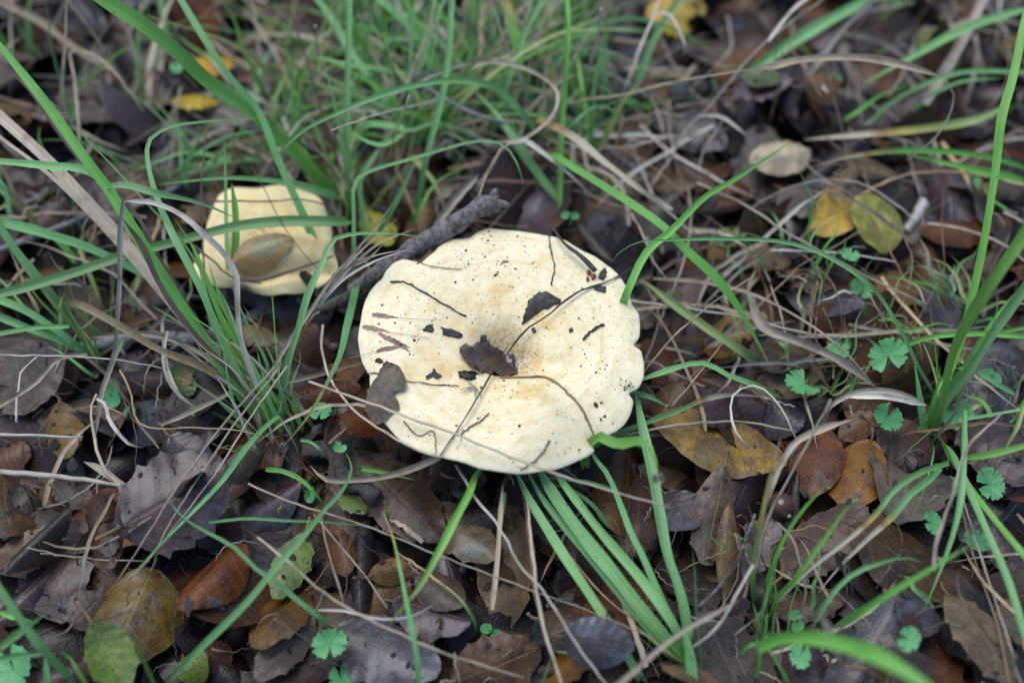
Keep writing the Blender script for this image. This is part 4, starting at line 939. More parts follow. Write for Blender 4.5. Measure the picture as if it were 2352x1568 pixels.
# --- small plants between
for lab, base, w, pts, zs, dw in [
  ('slim arching blade below the bark piece', (705,1160), 10, [(610,1078),(650,1082),(690,1100),(725,1135),(752,1170)], [2.2,3,2.8,N0], 0),
  ('thin pale green blade lying on the spiny brown leaf', (790,1075), 12, [(780,1066),(830,1074),(900,1088),(952,1102)], [1.6,1.9,1.9,1.6], 0),
  ('short thin blade with a dew drop by the red-stalked leaf', (880,1170), 6, [(895,1200),(888,1170),(886,1155)], [N0,2,2.4], .0012),
  ('thin blade lying across the plum-brown leaf', (600,1195), 6, [(480,1200),(560,1190),(660,1195),(745,1198),(820,1205),(865,1210)], [2.6,2.8,2.8,2.4], .001),
  ('short bright blade in the dark hollow', (200,1160), 7, [(165,1175),(150,1140),(118,1112)], [N0,2.4,3], .0012),
  ('small upright bright blade by the straw bend', (330,960), 8, [(336,960),(330,930),(324,905)], [N0,2,2.6], 0),
  ('curved bright shoot beside the brown folded leaf', (1240,1500), 9, [(1365,1535),(1340,1515),(1310,1500),(1275,1495)], [N0,2.6,2.4], 0),
  ('slim green shoot below the brown folded leaf', (1250,1568), 9, [(1245,1580),(1255,1540),(1268,1505)], [N0,2.4,2.8], 0),
  ('thin shoot beside the paired seedling', (1090,1530), 6, [(1095,1450),(1075,1400),(1045,1365),(1010,1345)], [N0,2.2,2], 0),
  ('curling green shoot next to the crinkled lobed seedling', (735,1010), 7, [(690,1010),(715,1015),(735,1030),(748,1050)], [2.2,2.6,1.8], 0)]:
    t = tuft(lab, *base, ); blade(t, 'g' if random.random() < .6 else 'b', w, pts, zs, dew=dw)

# ------------------------------------------------------------------ dry stems one can tell apart
ST = [
 ('long straw arching over brown leaves beyond the pale leaf, ending in a frayed tip','s',7,[(1300,240),(1350,228),(1423,220),(1505,198),(1670,168),(1777,154)],[3,5,7,8],0),
 ('broad dry blade end continuing the long arching straw','s',15,[(1740,158),(1777,154),(1805,145),(1887,134),(2011,137),(2080,151),(2168,178)],[7.7,8.2,8.4,8],1),
 ('fine pale thread hanging from the arching dry blade','p',4,[(2166,178),(2190,214),(2187,247),(2148,316),(2082,369)],[8,6,4],0),
 ('pale straw with a knob and drooping leaf beside the orange-yellow leaf','p',7,[(1434,209),(1472,110),(1505,30),(1516,0)],[2.4,5,6],0),
 ('drooping dry leaf hanging from the knobbed straw','p',8,[(1505,30),(1530,32),(1555,62),(1572,110),(1567,132)],[5.8,5.8,4.4],1),
 ('slanting straw carrying a feathery seed tip behind the pale leaf','s',6,[(1494,428),(1533,376),(1593,280),(1615,261),(1698,159),(1777,82),(1890,0)],[1.6,5,8],0),
 ('drooping side leaf of the slanting straw','p',8,[(1604,266),(1651,266),(1698,297),(1744,335)],[4.6,4.6,3],1),
 ('feathery side bract near the top of the slanting straw','p',9,[(1765,95),(1790,60),(1830,15),(1850,0)],[7,7.6,8],1),
 ('grey straw bundle leaning across brown leaves beyond the arching straw','s',17,[(1800,240),(1860,160),(1920,80),(2000,0)],[2,3,4.5],1),
 ('wide grey dead blade leaning behind the tip of the arching straw','s',20,[(2125,240),(2180,150),(2230,60),(2260,0)],[2,3,5],1),
 ('brown curved straw above the tan leaf','o',7,[(1880,520),(1960,460),(2070,405),(2200,395),(2352,425)],[1.6,2.6,2.6],0),
 ('long brownish straw lying diagonally over the yellow leaves','s',8,[(1600,420),(1723,477),(1800,530),(1880,575),(2000,640),(2130,700)],[3.4,3.4,3,2.6],0),
 ('pale straw lying on the ochre-yellow leaf','p',6,[(1770,575),(1880,578),(1970,585),(2060,603)],[2.6,2.8,2.8],0),
 ('broad speckled dead blade lying across the lobed seedlings','s',18,[(1460,585),(1600,630),(1723,675),(1750,746),(1860,793),(1942,834),(2011,889)][2:],[3,3.2,3,2.6],1),
 ('narrow dry stem beside the broad speckled dead blade','s',9,[(1500,640),(1620,650),(1723,675),(1833,730),(1934,804),(2014,892)],[2.6,3.6,3.6,2.6],1),
 ('long straw running under the yellow-green blade','s',7,[(1430,690),(1560,705),(1723,733),(1850,765),(2000,775)],[2.2,2.4,2.2],0),
 ('arched dry blade beside the tall bright tuft','s',11,[(1887,977),(1915,925),(1970,900),(2025,896),(2075,905),(2129,929)],[2.4,4.4,4,3],1),
 ('pale flattened dry blade beneath the arched one','p',13,[(1950,908),(2025,910),(2080,918),(2129,930)],[3.2,3.4,3],1),
 ('straight straw tip rising high over the patchy leaf','s',9,[(1730,1330),(1740,1290),(1769,1177),(1805,1112),(1909,917)],[1.8,5,8],0),
 ('bent brown dry blade over the patchy leaf','s',14,[(1750,1180),(1764,1131),(1802,1049),(1824,1018),(1887,985),(1959,963)],[3.4,5.4,5.2],1),
 ('grey-tan straw lying across the top of the patchy leaf','s',8,[(1340,1000),(1420,1000),(1500,985),(1600,972),(1720,970),(1830,992)],[3,3.2,3],0),
 ('thin hooped pale stem near the patchy leaf','p',7,[(1720,1030),(1690,990),(1690,900),(1730,885),(1790,930),(1830,1010)],[2.4,3.4,3.4,2.2],0),
 ('thin straw slanting up from the scalloped mushroom rim','s',5,[(1475,860),(1540,780),(1620,710),(1720,640)],[2.6,4,4.4],0),
 ('fine straw crossing the dark gap beside the scalloped mushroom rim','o',4,[(1545,930),(1580,890),(1650,800),(1680,760)],[2,2.4,2.6],0),
 ('long tan straw lying across the front of the large mushroom','s',7,[(709,876),(794,906),(917,950),(1041,996),(1203,1060),(1258,1081),(1395,1125),(1541,1167)],[5.2,5.6,5.9,5.8,5],0),
 ('grey curved dry stem hugging the mushroom rim by the rim leaf','s',7,[(742,746),(739,801),(753,856),(780,903),(821,950),(890,996),(959,1035),(1014,1051)],[3,4,5,5.2,5],0),
 ('grey dry blade curving below the mushroom onto the brown leaf','s',13,[(1010,1050),(960,1070),(890,1092),(830,1100),(740,1095),(712,1068)],[4.6,3.4,2.4,2.2],1),
 ('long straight straw leaning from the seed head to the plum-brown leaf','s',6,[(631,842),(507,982),(451,1057),(370,1175),(325,1250),(262,1345)],[5.4,4.4,3.6,2.4],0),
 ('second straw parallel to the long leaning one','o',5,[(640,845),(530,985),(470,1075),(400,1185),(330,1300),(265,1345)],[5,4.2,3.4,2.2],0),
 ('thin brown straw beside the grass base','s',5,[(660,840),(575,960),(520,1050),(440,1160),(385,1230)],[4.6,3.8,2.6],0),
 ('bent dry stem with a curled shred','s',10,[(330,1168),(290,1125),(248,1090),(225,1040),(215,985),(212,930),(222,905)],[1.6,2.4,3,3],0),
 ('curled shred of dry leaf beside the bent stem','p',8,[(222,915),(240,925),(250,960),(270,990),(300,1020),(332,1028)],[3.2,3,2.2],1),
 ('dry blade lying in the hollow under the bent stem','s',16,[(335,1168),(280,1115),(215,1070),(192,1060)],[2,2.2,2.4],1),
 ('thin straw kinked at a right angle','o',5,[(275,850),(300,900),(325,975),(335,980),(440,982),(520,985),(600,1000)],[2.6,2.6,2.6],0),
 ('whitish thick stem lying by the ragged brown leaf','p',14,[(0,1083),(80,1088),(160,1098),(240,1108),(330,1130)],[2.6,2.8,2.6],0),
 ('fine straw crossing the grey-brown leaf','p',5,[(0,815),(120,818),(260,825),(370,845)],[3.6,3.6,3],0),
 ('bent pale straw arching over the grey-brown leaf','p',6,[(38,970),(40,900),(52,850),(88,817)],[2,2.8,3.6],0),
 ('dry blade sloping over the grey-brown leaf','s',10,[(200,812),(140,820),(80,880),(0,930)],[3.4,3.4,3],1),
 ('ragged pale stem with a dark end by the orange-brown toothed leaf','p',9,[(0,998),(60,1000),(130,1002),(190,1004)],[2.2,2.4,2],0),
 ('pale looped shred hanging from the dead stalks','p',7,[(385,760),(378,790),(374,830),(385,870),(410,905),(447,935)],[5,4,2.6],1),
 ('tan straw leaning out under the mushroom front','p',7,[(1047,1068),(1088,1137),(1151,1217),(1206,1313),(1231,1335),(1297,1437),(1355,1522),(1390,1568)],[3.4,4.2,4.4,3.6,2.2],0),
 ('long thin straw stretched from the bark piece to the broad blades','o',5,[(570,1110),(629,1137),(767,1184),(838,1206),(987,1266),(1124,1319),(1206,1349),(1341,1398),(1506,1467)],[2.8,3,3,2.8],0),
 ('pale forked straw stretched over the slate leaf','s',7,[(591,1233),(657,1286),(739,1357),(890,1442),(1042,1506),(1204,1555)],[3.6,4,3.8,3],0),
 ('grey dry blade in front of the broad blades','s',11,[(1423,1568),(1561,1453),(1700,1376)],[4.6,6,6],1),
 ('white jointed straw near the broad blades','p',8,[(1731,1297),(1684,1379),(1668,1409),(1635,1453),(1585,1489)],[5,4.4,3],0),
 ('upright brown dry stem in front of the mushroom','s',10,[(1130,1400),(1142,1290),(1150,1180),(1155,1110)],[1.8,2.8,3.4],1),
 ('thin brown stem beside the yellowing blade','r',5,[(1265,1480),(1230,1380),(1215,1240),(1200,1130)],[2,2.8,3.2],0),
 ('pale upright straw among the broad blades','s',9,[(1210,1130),(1225,1280),(1240,1400),(1290,1568)],[3,3.6,3.6,3],0),
 ('thin straw crossing the broad blades','o',5,[(1220,1170),(1320,1290),(1400,1380),(1500,1450)],[2,2.2,2],0),
 ('thin straw between the slate leaf and the domed leaf','s',5,[(790,1390),(770,1320),(745,1230),(738,1190)],[2,3,3],0),
 ('brown straw leaning over the red-stalked leaf','o',4,[(890,1396),(830,1310),(780,1250),(720,1180)],[2,2.8,3],0),
 ('curved pale shred over the crinkled purple leaf','p',6,[(730,1400),(780,1400),(880,1420),(950,1412),(1000,1385)],[2.4,2.8,2.6],1),
 ('grey drooping stem near the small frilly seedling','s',10,[(2145,1310),(2150,1250),(2165,1200),(2190,1130),(2215,1040),(2300,950)],[6,6,5.4,5],0),
 ('pair of dry stems leaning beside the drooping bluish blades','s',6,[(2210,1140),(2260,1300),(2310,1450),(2345,1568)],[2.6,3.4,3.6,3],0),
 ('thin dry stem beside the drooping bluish blade','o',5,[(2205,1150),(2240,1290),(2290,1430),(2320,1568)],[2.4,3,3.2,2.8],0),
 ('thin stem curving down over the brown serrated leaf','s',6,[(1785,1200),(1815,1230),(1840,1300),(1850,1370),(1835,1410)],[3,3.6,3,2],0),
 ('broad dry blade tip above the bent bright blade','s',16,[(1930,1520),(1912,1470),(1895,1430),(1880,1405)],[6,8,9],1),
 ('curved brown straw behind the hooked fine stem of the mushroom','s',6,[(1450,490),(1480,545),(1500,600),(1530,640)],[2.4,3,2.6],0),
 ('dry ribbon crossing the tuft behind the mushroom','p',10,[(1545,480),(1480,440),(1400,380),(1320,330),(1260,320)],[2.6,3.4,3.8],1),
 ('wide dead blade behind the broken stick','s',16,[(1000,520),(1035,470),(1070,430),(1100,400)],[2.6,3.4,3.8],1),
 ('reddish thin stem standing by the broken stick end','o',5,[(1098,455),(1110,420),(1130,375),(1150,340)],[5.5,6,6.6],0),
 ('thin grey stem crossing the dome of the smaller mushroom','d',5,[(470,462),(540,462),(640,462),(700,458),(745,470)],[4.4,4.5,4.5,4.3],0),
 ('fine curved stem on the smaller mushroom cap','d',3,[(575,380),(610,440),(640,500),(680,560),(735,625)],[5,4.9,4.8,4.2],0),
 ('brown stem lying in the fold of the smaller mushroom','d',9,[(550,640),(600,640),(660,625),(720,605),(765,588)],[3.1,3.3,3.3,3.2],0),
 ('grey stem crossing the smaller mushroom','d',6,[(430,555),(480,590),(540,640),(600,650)],[3.4,3.6,3.4],0),
 ('upright dry stem over the smaller mushroom edge','r',5,[(470,640),(466,560),(462,470),(468,350),(475,300)],[3,5,6.4],0),
 ('broad dead stem behind the kinked straw','s',16,[(260,160),(170,110),(90,50),(0,5)],[2,3.6,5.4],1),
 ('kinked straw standing behind the wide green blade','s',8,[(185,400),(180,280),(172,180),(165,120),(205,122),(290,200),(330,255)],[1.8,4,5,3.4],0),
]
for lab, k, w, pts, zs, fl in ST: straw(lab, k, w, pts, zs, bool(fl), 'straw' if not fl else 'dry_blade')
# ------------------------------------------------------------------ bits lying on the caps
def on_cap_stem(name, label, cap, pts, wpx, kind, lift=.0006, flat=False, taper=(1, .7), zadd=None):
    C = np.array([cap.on(x, y, lift) for x, y in pts])
    if zadd: C = np.array([P(x, y, c[2]+d/100) for (x, y), c, d in zip(pts, C, np.interp(np.linspace(0, 1, len(pts)), np.linspace(0, 1, len(zadd)), zadd))])
    C = spline(C, 26); w = wpx*PX(C[10])*(1. if flat else .82)
    C = C+(RNG.random((26, 3))-.5)*np.array((.0007, .0007, .0003))
    if flat: V, F, uv = ribbon(C, w, .4, (0, .2), .15)
    else: V, F, uv = tube(C, np.linspace(w/2*taper[0], w/2*taper[1], 26)*RNG.uniform(.7, 1.25, 26), 6, .3, random.randint(0, 99))
    return tag(mesh_obj(name, V, F, SM[kind], uv=uv, att={'rnd': np.full(len(V), random.random())}), label, 'stem')
def chip(name, label, cap, pts, mat, thick=.0004, lift=.0003, bulge=.0002, cat='flake', rnd=0.):
    T = np.array([cap.on(x, y, lift) for x, y in pts]); c = T.mean(0)
    # add points along the edges so that it reads as torn
    E = []
    for i in range(len(T)):
        a, b = T[i], T[(i+1) % len(T)]; L = np.linalg.norm(b-a); m = max(1, int(L/.0011))
        for k in range(m):
            q = a+(b-a)*k/m; j = (random.random()-.5)*.0014 if k else 0
            E.append(q+(q-c)/(np.linalg.norm(q-c)+1e-9)*j)
    E = np.array(E); m = len(E)
    rings = [E, E+np.array((0, 0, thick)), c+(E-c)*.6+np.array((0, 0, thick+bulge*.7))+np.stack([np.zeros(m), np.zeros(m), (RNG.random(m)-.5)*bulge], 1)]
    V = np.vstack(rings+[c[None]+np.array((0, 0, thick+bulge))])
    F = [(k*m+i, k*m+(i+1) % m, (k+1)*m+(i+1) % m, (k+1)*m+i) for k in range(2) for i in range(m)]
    F += [(2*m+i, 2*m+(i+1) % m, 3*m) for i in range(m)]
    uv = np.stack([.5+(V[:, 0]-c[0])*20, (V[:, 1]-c[1])*40], 1)
    return tag(mesh_obj(name, V, F, mat, uv=uv, att={'rnd': np.full(len(V), rnd)}), label, cat)
def T2(l, ox=574.2, oy=746.5, k=.27463): return [(ox+a*k, oy+b*k) for a, b in l]
chip('leaf_scrap', 'grey-brown leaf scrap beneath the wet leaf piece', cap1, T2([(1735,390),(1790,380),(1850,385),(1900,400),(1890,450),(1800,460),(1750,440)]), LM['dark'], .0006, .0003, .0006, 'leaf piece')
chip('bark_flake', 'dark crumbly bark flake with a pointed tail on the mushroom', cap1, T2([(180,1355),(215,1250),(230,1180),(280,1120),(330,1090),(380,1085),(430,1110),(510,1150),(500,1180),(440,1195),(400,1225),(340,1235),(300,1270),(250,1310)], 1148.4, 373.2), BARKD, .0010, .0003, .0016, 'bark')
for lab, l, o in [('small dark flake at the rim tip of the mushroom beside the red bud scales', [(820,965),(850,905),(885,880),(893,950),(860,985)], 0), ('broad black flake just below the crossing straw on the mushroom', [(783,1050),(830,1010),(850,1040),(890,1040),(885,1085),(820,1075)], 0)]:
    chip('leaf_flake', lab, cap1, T2(l, 1148.4, 373.2), FLAKE)
for lab, l in [('small angular black flake beside the larger oblong one on the mushroom', [(1440,1400),(1470,1370),(1530,1352),(1540,1395),(1525,1420),(1460,1410)]), ('oblong black flake on the mushroom beside the small angular one', [(1592,1372),(1640,1390),(1700,1400),(1780,1440),(1745,1470),(1660,1455),(1610,1440)]),
               ('upright slim dark flake above the wet leaf piece', [(1935,1450),(1980,1445),(1978,1500),(1965,1545),(1935,1510)])]:
    chip('leaf_flake', lab, cap1, T2(l, 574.2, 373.2), FLAKE)
chip('leaf_flake', 'ragged dark flake between rim leaf and mushroom funnel', cap1, T2([(1468,430),(1520,400),(1540,360),(1560,400),(1605,425),(1560,450),(1530,430),(1480,455)]), FLAKE)
chip('leaf_flake', 'small brown flake above the rim leaf', cap1, T2([(1045,310),(1075,275),(1115,310),(1080,320)]), LM['dark'])
chip('leaf_flake', 'dark flake stuck to the top of the rim leaf', cap1, T2([(1090,365),(1145,300),(1220,350),(1225,385),(1150,420),(1110,395)]), LM['dark'], rnd=3.)
chip('leaf_flake', 'tiny dark flake beside the bark flake tail', cap1, T2([(262,1400),(290,1375),(305,1410),(280,1430)], 1148.4, 373.2), FLAKE)
chip('leaf_flake', 'small black crumb between bark flake and charred sliver', cap1, [(1306,757),(1314,752),(1317,760),(1308,764)], FLAKE)
def cap_leaf(name, label, cap, a, b, wpx, kd, curl, rnd, teeth=0, tear=False, lift=.0008, ripple=.06, tooth=.15, shape=.95, flat=False):
    A, B_ = cap.on(*a), cap.on(*b); m = (A+B_)/2; L = math.hypot(*(B_-A)[:2]); an = math.atan2(B_[1]-A[1], B_[0]-A[0])
    Vl, F, uv = leaf_grid(L, wpx*PX(m)*1.15, 30, 13, teeth, tooth, shape, None, curl, 0., ripple, tear)
    c, s_ = math.cos(an), math.sin(an); X = m[0]+Vl[:, 0]*c-Vl[:, 1]*s_; Y = m[1]+Vl[:, 0]*s_+Vl[:, 1]*c
    k = np.hypot(X-cap.c[0], Y-cap.c[1])/cap.R(np.arctan2(Y-cap.c[1], X-cap.c[0]))
    Z = cap.z(X, Y)+lift-np.clip(k-1, 0, 1)*.03; Z = Z+np.maximum(Vl[:, 2]-Vl[:, 2].min(), 0)
    if flat:
        A_ = np.stack([np.ones_like(X), X-m[0], Y-m[1]], 1); k_ = np.linalg.lstsq(A_, Z, rcond=None)[0]; pl = A_@k_
        Z = pl*.75+Z*.25; Z = Z+np.quantile(cap.z(X, Y)-Z, .8)+lift+(vnoise(X*260, Y*260, 31)-.5)*.0034+(vnoise(X*600, Y*600, 32)-.5)*.0012
    return tag(mesh_obj(name, np.stack([X, Y, Z], 1), F, LM[kd] if isinstance(kd, str) else kd, uv=uv, att={'rnd': np.full(len(X), rnd)}), label, 'leaf')
cap_leaf('rim_leaf', 'brown leaf draped over the rim of the large mushroom', cap1, (912,842), (860,976), 80, 'grey', -.05, 4.4, 3, True, .0008, .22, .2)
cap_leaf('wet_leaf_piece', 'glossy wet dark red-brown leaf piece in the funnel of the large mushroom', cap1, (1056,812), (1200,836), 92, WETB, 0., 1.3, 7, False, .0006, .2, .32, .85, True)
n = NT('leaf_green_centre'); co = n.ocoord(); u, v = n.uv(); a = n.noise(co, 120, 4, .6); f = n.noise(co, 800, 3)
dd = n.ma('ADD', n.ma('POWER', n.ma('MULTIPLY', n.ma('SUBTRACT', u, .58), 2.6), 2.), n.ma('POWER', n.ma('MULTIPLY', v, 1.25), 2.))
col = n.mix(n.ramp(a, [(.35, 0.), (.65, 1.)]), (.30, .18, .065), (.40, .26, .10)); col = n.mix(n.ma('MULTIPLY', n.ramp(n.ma('ADD', dd, n.ma('MULTIPLY', n.ma('SUBTRACT', a, .5), .9)), [(.3, 1.), (.7, 0.)]), .85), col, (.20, .22, .12))
col = n.mix(n.ma('MULTIPLY', n.ramp(f, [(.5, 0.), (.7, 1.)]), .4), col, (.13, .085, .04))
n.set(Base_Color=col, Roughness=.4, Normal=n.bump(n.ma('ADD', a, f), .5, .0008)); GCL = n.m
cap_leaf('cap_leaf', 'oval brown leaf with a greyish green centre lying on the smaller mushroom', cap2, (538,616), (676,558), 64, GCL, .05, 2.2, 0, False, .0022, .10)
for i, (x, y, s) in enumerate([(1353,627,9), (1363,637,10), (1350,642,7)]):
    chip('bud_scale', 'tiny red bud scale at the tip of the dark twig', cap1, [(x-s*.6, y-s*.3), (x, y-s*.7), (x+s*.6, y), (x+s*.1, y+s*.6), (x-s*.5, y+s*.4)], RED, .0009, .0004, .0008, 'bud scale')['group'] = 'red bud scales'
on_cap_stem('dark_needle', 'straight black needle on the mushroom cap near the stick', cap1, [(898,648),(920,646),(972,670),(1020,698),(1071,727)], 6, 'k')
on_cap_stem('black_straw', 'thin black stem running across the mushroom cap through the funnel', cap1, [(1470,605),(1430,628),(1396,645),(1324,673),(1286,700),(1245,732),(1203,760),(1165,812),(1123,865),(1091,922),(1058,977),(1025,1024),(1011,1046)], 6, 'k', zadd=[0, .05, .2, .35, .5, .3, .1, .05])
on_cap_stem('brown_stem', 'curved brown stem lying in the front fold of the mushroom', cap1, [(1150,867),(1203,866),(1245,864),(1286,884),(1319,917),(1346,955),(1365,1004)], 8, 'r')
on_cap_stem('fine_stem', 'fine dark stem hooked over the back rim of the mushroom', cap1, [(1262,543),(1264,571),(1273,607),(1266,656)], 5, 'd')
on_cap_stem('fine_stem', 'thin brown stem from the rim leaf to the mushroom funnel', cap1, [(840,856),(870,858),(934,873),(986,881),(1055,886)], 4, 'd')
on_cap_stem('charred_sliver', 'short black charred sliver on the mushroom towards the scalloped rim', cap1, [(1338,780),(1352,766),(1370,752),(1386,744)], 8, 'k', taper=(.8, 1))
on_cap_stem('fine_stem', 'short brown stem stub in front of the funnel', cap1, [(1055,1000),(1080,980),(1105,965),(1124,947)], 5, 'd')
on_cap_stem('fine_stem', 'faint brown stem on the front of the mushroom', cap1, [(1262,1010),(1245,1040),(1225,1060),(1195,1080)], 5, 'r')
on_cap_stem('fine_stem', 'kinked brown stem near the front rim by the long tan straw', cap1, [(925,965),(962,1000),(995,990),(1000,1010),(1003,1040)], 4, 'r')
on_cap_stem('fine_stem', 'short pale stem on the cap below the stick', cap1, [(950,595),(985,610),(1020,615),(1060,618)], 3, 'r')
for lab, pts, aw in [('slim pink grass spikelet with a short awn on the mushroom', [(854,722),(885,726),(917,730)], [(917,730),(965,733),(1013,735)]), ('middle pink grass spikelet with a long awn on the mushroom', [(832,749),(865,755),(898,763)], [(898,763),(940,769),(986,777)]),
                     ('stout pink grass spikelet pointing at the flake', [(871,766),(905,782),(945,799)], [(871,766),(850,757),(830,750)]), ('pink grass spikelet lying across the mushroom rim', [(865,806),(895,799),(926,793)], [(865,806),(820,818),(777,829)]), ('short pink spikelet tip on the mushroom', [(905,785),(925,795),(942,806)], [(905,785),(890,778),(880,774)])]:
    o = on_cap_stem('spikelet', lab, cap1, pts, 9, 'pk', flat=True); o['category'] = 'spikelet'
    C = spline(np.array([cap1.on(x, y, .0012) for x, y in aw]), 8); V, F, uv = tube(C, .00012, 4)
    mesh_obj('awn', V, F, SM['o'], o, uv=uv, att={'rnd': np.full(len(V), .4)})
# root-like tuft beside the funnel
t = thing('fibre_tuft', 'small tuft of dry fibres beside the wet leaf piece', 'fibres', cap1.on(1078, 890))
for k in range(12):
    a = random.uniform(2.2, 5.6); L = random.uniform(12, 34)
    pts = [(1092, 888), (1092+math.cos(a)*L*.5, 888-math.sin(a)*L*.4), (1092+math.cos(a)*L, 888-math.sin(a)*L*.8)]
    C = spline(np.array([cap1.on(x, y, .001+.0004*i) for i, (x, y) in enumerate(pts)]), 8); V, F, uv = tube(C, .00022, 5)
    mesh_obj('fibre', V, F, SM['s'], t, uv=uv, att={'rnd': np.full(len(V), random.random())})

# soil crumbs on the caps
def crumbs(name, label, spots, mat):
    ico = np.array([(0, 0, 1), (.89, 0, .45), (.28, .85, .45), (-.72, .53, .45), (-.72, -.53, .45), (.28, -.85, .45), (.72, .53, -.45), (-.28, .85, -.45), (-.89, 0, -.45), (-.28, -.85, -.45), (.72, -.53, -.45), (0, 0, -1)])
    fi = [(0,1,2),(0,2,3),(0,3,4),(0,4,5),(0,5,1),(1,6,2),(2,7,3),(3,8,4),(4,9,5),(5,10,1),(6,7,2),(7,8,3),(8,9,4),(9,10,5),(10,6,1),(11,7,6),(11,8,7),(11,9,8),(11,10,9),(11,6,10)]
    V, F = [], []
    for k, (p, r) in enumerate(spots):
        j = ico*(1+(RNG.random((12, 3))-.5)*.7)*np.array((random.uniform(.7, 1.6), random.uniform(.7, 1.6), .6))
        a = random.uniform(0, 6.28); R = np.array(((math.cos(a), -math.sin(a), 0), (math.sin(a), math.cos(a), 0), (0, 0, 1)))
        V.append(p+(j@R.T)*r); F += [tuple(i+12*k for i in f) for f in fi]
    o = mesh_obj(name, np.vstack(V), F, mat, origin=(0, 0, 0), smooth=False); tag(o, label, 'crumbs', kind='stuff')
sp = []
def add_spot(cap, fx, fy, r): sp.append((cap.on(fx, fy, 0.), r))
for k in range(430):
    a = random.uniform(0, 6.283); q = math.sqrt(random.random())*.97
    p = (cap1.c[0]+q*cap1.R(a)*math.cos(a), cap1.c[1]+q*cap1.R(a)*math.sin(a))
    sp.append((np.array((p[0], p[1], float(cap1.z(p[0], p[1])))), random.choice((.0001, .00014, .00018, .00024, .00034)) if random.random() < .95 else .0006))
for cx, cy, sx, n_, r in [(1155,602,12,8,.0006),(1140,632,8,5,.0005),(1110,545,22,9,.0005),(1195,545,18,7,.0006),(1060,585,28,26,.0003),(1443,885,14,22,.0005),(1200,830,34,60,.00028),(1160,880,30,40,.00028),(1220,690,36,34,.0003),(1410,625,20,8,.0005),(1370,926,10,5,.0007),
                         (1300,1050,40,16,.0004),(1060,1000,40,16,.0003),(1230,760,34,22,.0003),(955,700,60,20,.0003),(1190,620,60,22,.0003),(1118,552,26,8,.0005),(1013,752,60,14,.0003),(1390,850,60,24,.00035)]:
    for k in range(n_):
        x, y = random.gauss(cx, sx*.6), random.gauss(cy, sx*.6); p = cap1.on(x, y)
        if math.hypot(p[0]-cap1.c[0], p[1]-cap1.c[1]) < float(cap1.R(math.atan2(p[1]-cap1.c[1], p[0]-cap1.c[0])))*.98: sp.append((p, r*random.uniform(.4, 1.2)))
random.shuffle(sp); k_ = int(len(sp)*.62)
crumbs('soil_crumbs', 'black soil crumbs and specks scattered over the cap of the large mushroom', sp[:k_], SOILB)
crumbs('leaf_dust', 'brown leaf dust scattered over the cap of the large mushroom', sp[k_:], plainmat('brown_dust', (.10, .05, .03), (.22, .13, .07), 900., .8, .6))
sg = []
for k in range(3200):
    x, y = random.uniform(-.4, .4), random.uniform(-.28, .5); sg.append((np.array((x, y, float(H(x, y))+.0003)), random.choice((.0003, .0005, .0008, .0013))))
crumbs('soil_grains', 'dark soil grains lying between and on the litter leaves', sg, SOILB)

# ------------------------------------------------------------------ seedlings
n = NT('seedling_leaf'); u, v = n.uv(); co = n.ocoord(); r = n.att('rnd').outputs['Fac']
a = n.noise(co, 200, 3); vn = n.ramp(n.ma('ABSOLUTE', n.ma('SUBTRACT', n.ma('FRACT', n.ma('MULTIPLY', v, 7.)), .5)), [(.02, 1.), (.09, 0.)])
col = n.mix(n.ramp(a, [(.35, 0.), (.65, 1.)]), (.075, .31, .10), (.12, .41, .15)); col = n.mix(n.ma('MULTIPLY', vn, .35), col, (.20, .48, .23))
n.set(Base_Color=col, Roughness=.4, Normal=n.bump(n.ma('ADD', n.noise(co, 900, 3), n.ma('MULTIPLY', vn, -.4)), .6, .0007)); n.translucent(col, .2); SEED = n.m
def lobed(C, R, ax, lobes, gap, parent, cup=.12, name='leaf'):
    """round leaf cut into lobes, open at the stalk"""
    nth, nr = 78, 6; V = [C-np.array((0, 0, R*.10))]; UV = [(0, .5)]
    e1 = np.array((math.cos(ax), math.sin(ax)*.98, random.uniform(-.15, .15))); e1 /= np.linalg.norm(e1)
    up = np.array((random.uniform(-.4, .4), -.2+random.uniform(-.4, .3), 1.)); up /= np.linalg.norm(up)
    e2 = np.cross(up, e1); e2 /= np.linalg.norm(e2); e1 = np.cross(e2, up)
    ph = random.random()*6
    for i in range(1, nr+1):
        q = i/nr
        for k in range(nth):
            f = k/(nth-1); th = (gap/2)+f*(2*math.pi-gap); s = f*lobes
            fr = abs(s-math.floor(s)-.5)*2                       # 0 in the middle of a lobe, 1 in the cut
            cut = 1-.34*max(0, (fr-.84)/.16)**1.3*q**2
            cut *= 1-.09*abs(math.sin((s*3+.5)*math.pi))*q**3 if lobes > 2 else 1
            rr = R*q*cut*(.93+.10*math.sin(th*2+ph))
            z = R*(cup*q*q-.10*(1-q)+.02*math.cos(s*2*math.pi)*q)
            V.append(C+e1*rr*math.cos(th)+e2*rr*math.sin(th)+up*z); UV.append((q, f))
    F = [(0, 1+k, 2+k) for k in range(nth-1)]
    F += [(1+(i-1)*nth+k, 1+i*nth+k, 2+i*nth+k, 2+(i-1)*nth+k) for i in range(1, nr) for k in range(nth-1)]
    return mesh_obj(name, np.array(V), F, SEED, parent, uv=np.array(UV), att={'rnd': np.full(len(V), random.random())})
def stalk(parent, a, b, w=.0007):
    m = (a+b)/2+np.array((random.uniform(-.004, .004), .003, .003)); C = spline([a, m, b], 10)
    V, F, uv = tube(C, w/2*1.2, 6); mesh_obj('stalk', V, F, GM['b'], parent, uv=uv, att={'rnd': np.full(len(V), .4), 'dry': np.full(len(V), .15)})
